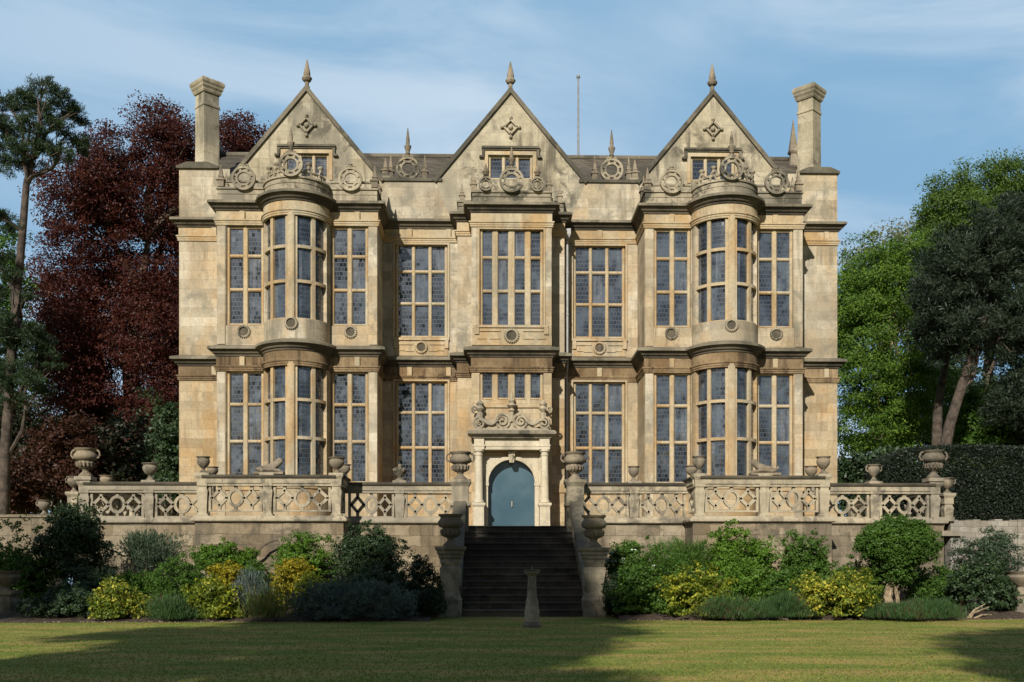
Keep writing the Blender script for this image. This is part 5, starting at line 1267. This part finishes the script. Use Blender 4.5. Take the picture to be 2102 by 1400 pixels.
S('shrub', 'green shrub filling in below the dark round shrub left of the stairs', 690, 820, 1150, 1240, -14.4, 'dark', 82, .08)
S('shrub', 'green shrub between the tall rounded shrub and the loose yellow green one', 1440, 1560, 1150, 1245, -14.2, 'bright', 83, .085)
S('shrub', 'mid green shrub below the small pointed shrub', 1570, 1690, 1160, 1245, -14.0, 'mid', 84, .08)
S('shrub', 'dark green shrub left of the mushroom tree trunk', 1738, 1800, 1175, 1250, -13.2, 'dark', 85, .08)
S('shrub', 'green shrub between the mushroom tree and the dark shrub at the end', 1905, 1990, 1165, 1255, -14.2, 'mid', 86, .08)
S('shrub', 'green shrub low between the dark rhododendron and the mid green mound', 240, 330, 1165, 1245, -14.0, 'mid', 87, .075)
# mushroom-shaped topiary tree
Y = -14.0; e = ell(1756, 1918, 1058, 1180, Y); x = e[0]; t = thing('topiary_tree', 'mushroom shaped clipped tree with several pale trunks on the right of the border', 'tree', (x, Y, soil_z(0, Y)))
rng = np.random.default_rng(77); mb = MB()
for i in range(7):
    p, r_ = limb((x + rng.uniform(-.20, .16), Y + rng.uniform(-.15, .15), soil_z(0, Y) - .05), (x + rng.uniform(-.32, .3), Y + rng.uniform(-.25, .25), e[2] - .1), .055, .03, rng, 7, .08); mb.tube(p, r_, 7)
mb.build('trunk', M['pale_bark'], t, smooth=True)
bl = [(e[0], Y, e[2] + .1, e[3] * .95, .85, e[5] * .8)] + [(e[0] + a * e[3], Y - .2, e[2] + c * e[5], e[3] * .5, .5, e[5] * .42) for a, c in ((-.55, -.1), (.5, -.15), (0, .45), (-.3, .4), (.35, .35), (0, -.3))] + [(x, Y, e[2] - e[5] * .7, .62, .5, .40), (x + .02, Y, e[2] - e[5] * 1.0, .34, .3, .30)]
mesh_quads('crown', leaves(bl, 2300, 26, .14, .06, rng, lump=.12, shell=.5, bottom=e[2] - e[5] * 1.5), L['mid'], t)
# bare branch on the wall
Y = BASTY - .35; rng = np.random.default_rng(3); mb = MB()
mb.tube([pt(a, b, Y) for a, b in ((505, 1185), (508, 1160), (516, 1142), (530, 1132), (540, 1120), (555, 1112), (571, 1108))], [.05, .045, .04, .035, .03, .028, .02], 7)
mb.tube([pt(a, b, Y) for a, b in ((568, 1108), (573, 1112), (572, 1120))], [.018, .014, .01], 6)
b0 = pt(505, 1185, Y); mb.tube([(b0[0] - .1, Y, .3), b0], [.06, .05], 7)
tag(mb.build('vine_branch', M['bark'], off=(b0[0], Y, .3)), 'bare twisted branch reaching up the wall of the left terrace bay', 'branch')
# grey sprawling stems at the far right front
x, z = W(1995, 1255, -16.4); mb = MB()
for a in ((1990, 1272, 1998, 1258, 2030, 1246), (1992, 1274, 2015, 1262, 2035, 1262), (1985, 1270, 2000, 1252, 2022, 1240), (1994, 1270, 1990, 1262, 2010, 1250)):
    mb.tube([pt(a[0], a[1], -16.4), pt(a[2], a[3], -16.4), pt(a[4], a[5], -16.2)], [.025, .022, .012], 6)
tag(mb.build('dead_stems', M['pale_bark'], off=(x, -16.4, .05)), 'pale bare stems sprawling at the right front of the border', 'branch')
# edging of stones between bed and lawn
rng = np.random.default_rng(6); mb = MB()
for i in range(420):
    x = rng.uniform(-13, 14.5)
    if SXL - .6 < x < SXR + .6: continue
    mb.ball((x, bed_front(x) + rng.normal(0, .07), .012), rng.uniform(.008, .032), 6, 4, (1, 1, .6))
tag(mb.build('edging_stones', M['rubble']), 'scattered small pale stones edging the flower bed', 'stones', kind='stuff')
# short grass
rng = np.random.default_rng(2); k = 70000
gy = CAMY + 9.5 + (rng.random(k) ** 1.35) * (BEDF - CAMY - 9.5); d_ = gy - CAMY
gx = (rng.random(k) * 2150 - 1075) / F * d_ * 1.12 + .0217 * d_
h = rng.uniform(.008, .020, k); wdt = rng.uniform(.004, .008, k) * 1.4; a = rng.uniform(0, 2 * pi, k); lx, ly = rng.normal(0, .012, k), rng.normal(0, .012, k)
z0 = np.full(k, .0)
V = np.stack([np.stack([gx - np.cos(a) * wdt, gy - np.sin(a) * wdt, z0], 1), np.stack([gx + np.cos(a) * wdt, gy + np.sin(a) * wdt, z0], 1), np.stack([gx + lx + np.cos(a) * wdt * .3, gy + ly, h], 1), np.stack([gx + lx - np.cos(a) * wdt * .3, gy + ly, h], 1)], 1)
tag(mesh_quads('grass', V, L['grass']), 'short mown grass blades of the front lawn', 'grass', kind='stuff')

# ---- trees on the near side of the lawn, behind the photographer: their shade falls on lawn, bed and stairs
def shade(px, py, Y, Yt, Z=None):
    """point in the plane y = Yt that shades the spot seen at (px, py)"""
    if Z == 0:
        zc = (HOR - py) / F; Y = CAMY - CAMZ / zc
    x, z = W(px, py, Y); t = (Y - Yt) / (-TOSUN[1]); return (x + TOSUN[0] * t, Yt, z + TOSUN[2] * t)
def shadow_tree(label, name, Yt, tops, ground, seed, mat='oak', n_=700, size=.3, gap=None):
    bl = []
    for (px, py, Y, r) in tops:
        x, y, z = shade(px, py, Y, Yt) if Y is not None else shade(px, py, 0, Yt, 0); bl.append((x, y + random.uniform(-1, 1), z, r, r * 1.0, r))
    cx = sum(b[0] for b in bl) / len(bl); top = max(b[2] for b in bl)
    tree(name, label, (cx + ground, Yt, 0), [(cx + ground, Yt, 0), (cx + ground * .7, Yt, 4), (cx, Yt + .2, 9), (cx, Yt, top * .8)], .5, bl, L[mat], seed, n_, 40, .9, size, group='trees on the near side of the lawn', kw=dict(shell=.9, lump=.25, gap=gap))
shadow_tree('broad oak behind the viewpoint shading the stairs and middle of the lawn', 'oak_tree', -50, [(1065, 1125, -11, 1.5), (1010, 1150, -13, 1.6), (1120, 1160, -13, 1.5), (800, 1240, -15.8, 1.7), (960, 1230, -15, 2.3), (1110, 1240, -15, 1.5), (560, 1281, None, .8), (680, 1279, None, 1.2), (1000, 1277, None, 1.6), (1190, 1280, None, 1.35), (850, 1278, None, 1.5), (770, 1285, None, 1.5), (960, 1290, None, 2.2), (1160, 1295, None, 1.3), (650, 1335, None, .7), (760, 1335, None, 1.6), (930, 1340, None, 1.9), (1100, 1335, None, 1.0), (650, 1390, None, .8), (780, 1390, None, 1.4), (960, 1390, None, 1.2), (1150, 1385, None, .6)], 1.5, 201, n_=1600)
shadow_tree('tree behind the viewpoint shading the left end of the border', 'oak_tree', -52, [(110, 1140, -13, 1.1), (150, 1180, -13.5, .8), (60, 1225, -15, 1.2), (140, 1245, -15.6, .8), (20, 1150, -13, .9)], -1.0, 202, n_=300)
shadow_tree('tree behind the viewpoint shading the right corner of the lawn', 'oak_tree', -48, [(2105, 1303, None, .8), (2150, 1345, None, .8), (2130, 1390, None, .4), (2240, 1330, None, 1.6), (2220, 1390, None, .8)], 1.0, 203, n_=420)
shadow_tree('loose branched tree behind the viewpoint dappling the left of the lawn', 'oak_tree', -46, [(330, 1297, None, .9), (470, 1300, None, 1.0), (150, 1350, None, .8), (250, 1350, None, .45), (60, 1390, None, 1.1), (200, 1395, None, .8), (420, 1312, None, .9), (640, 1300, None, 1.2)], -1.0, 204, n_=330)
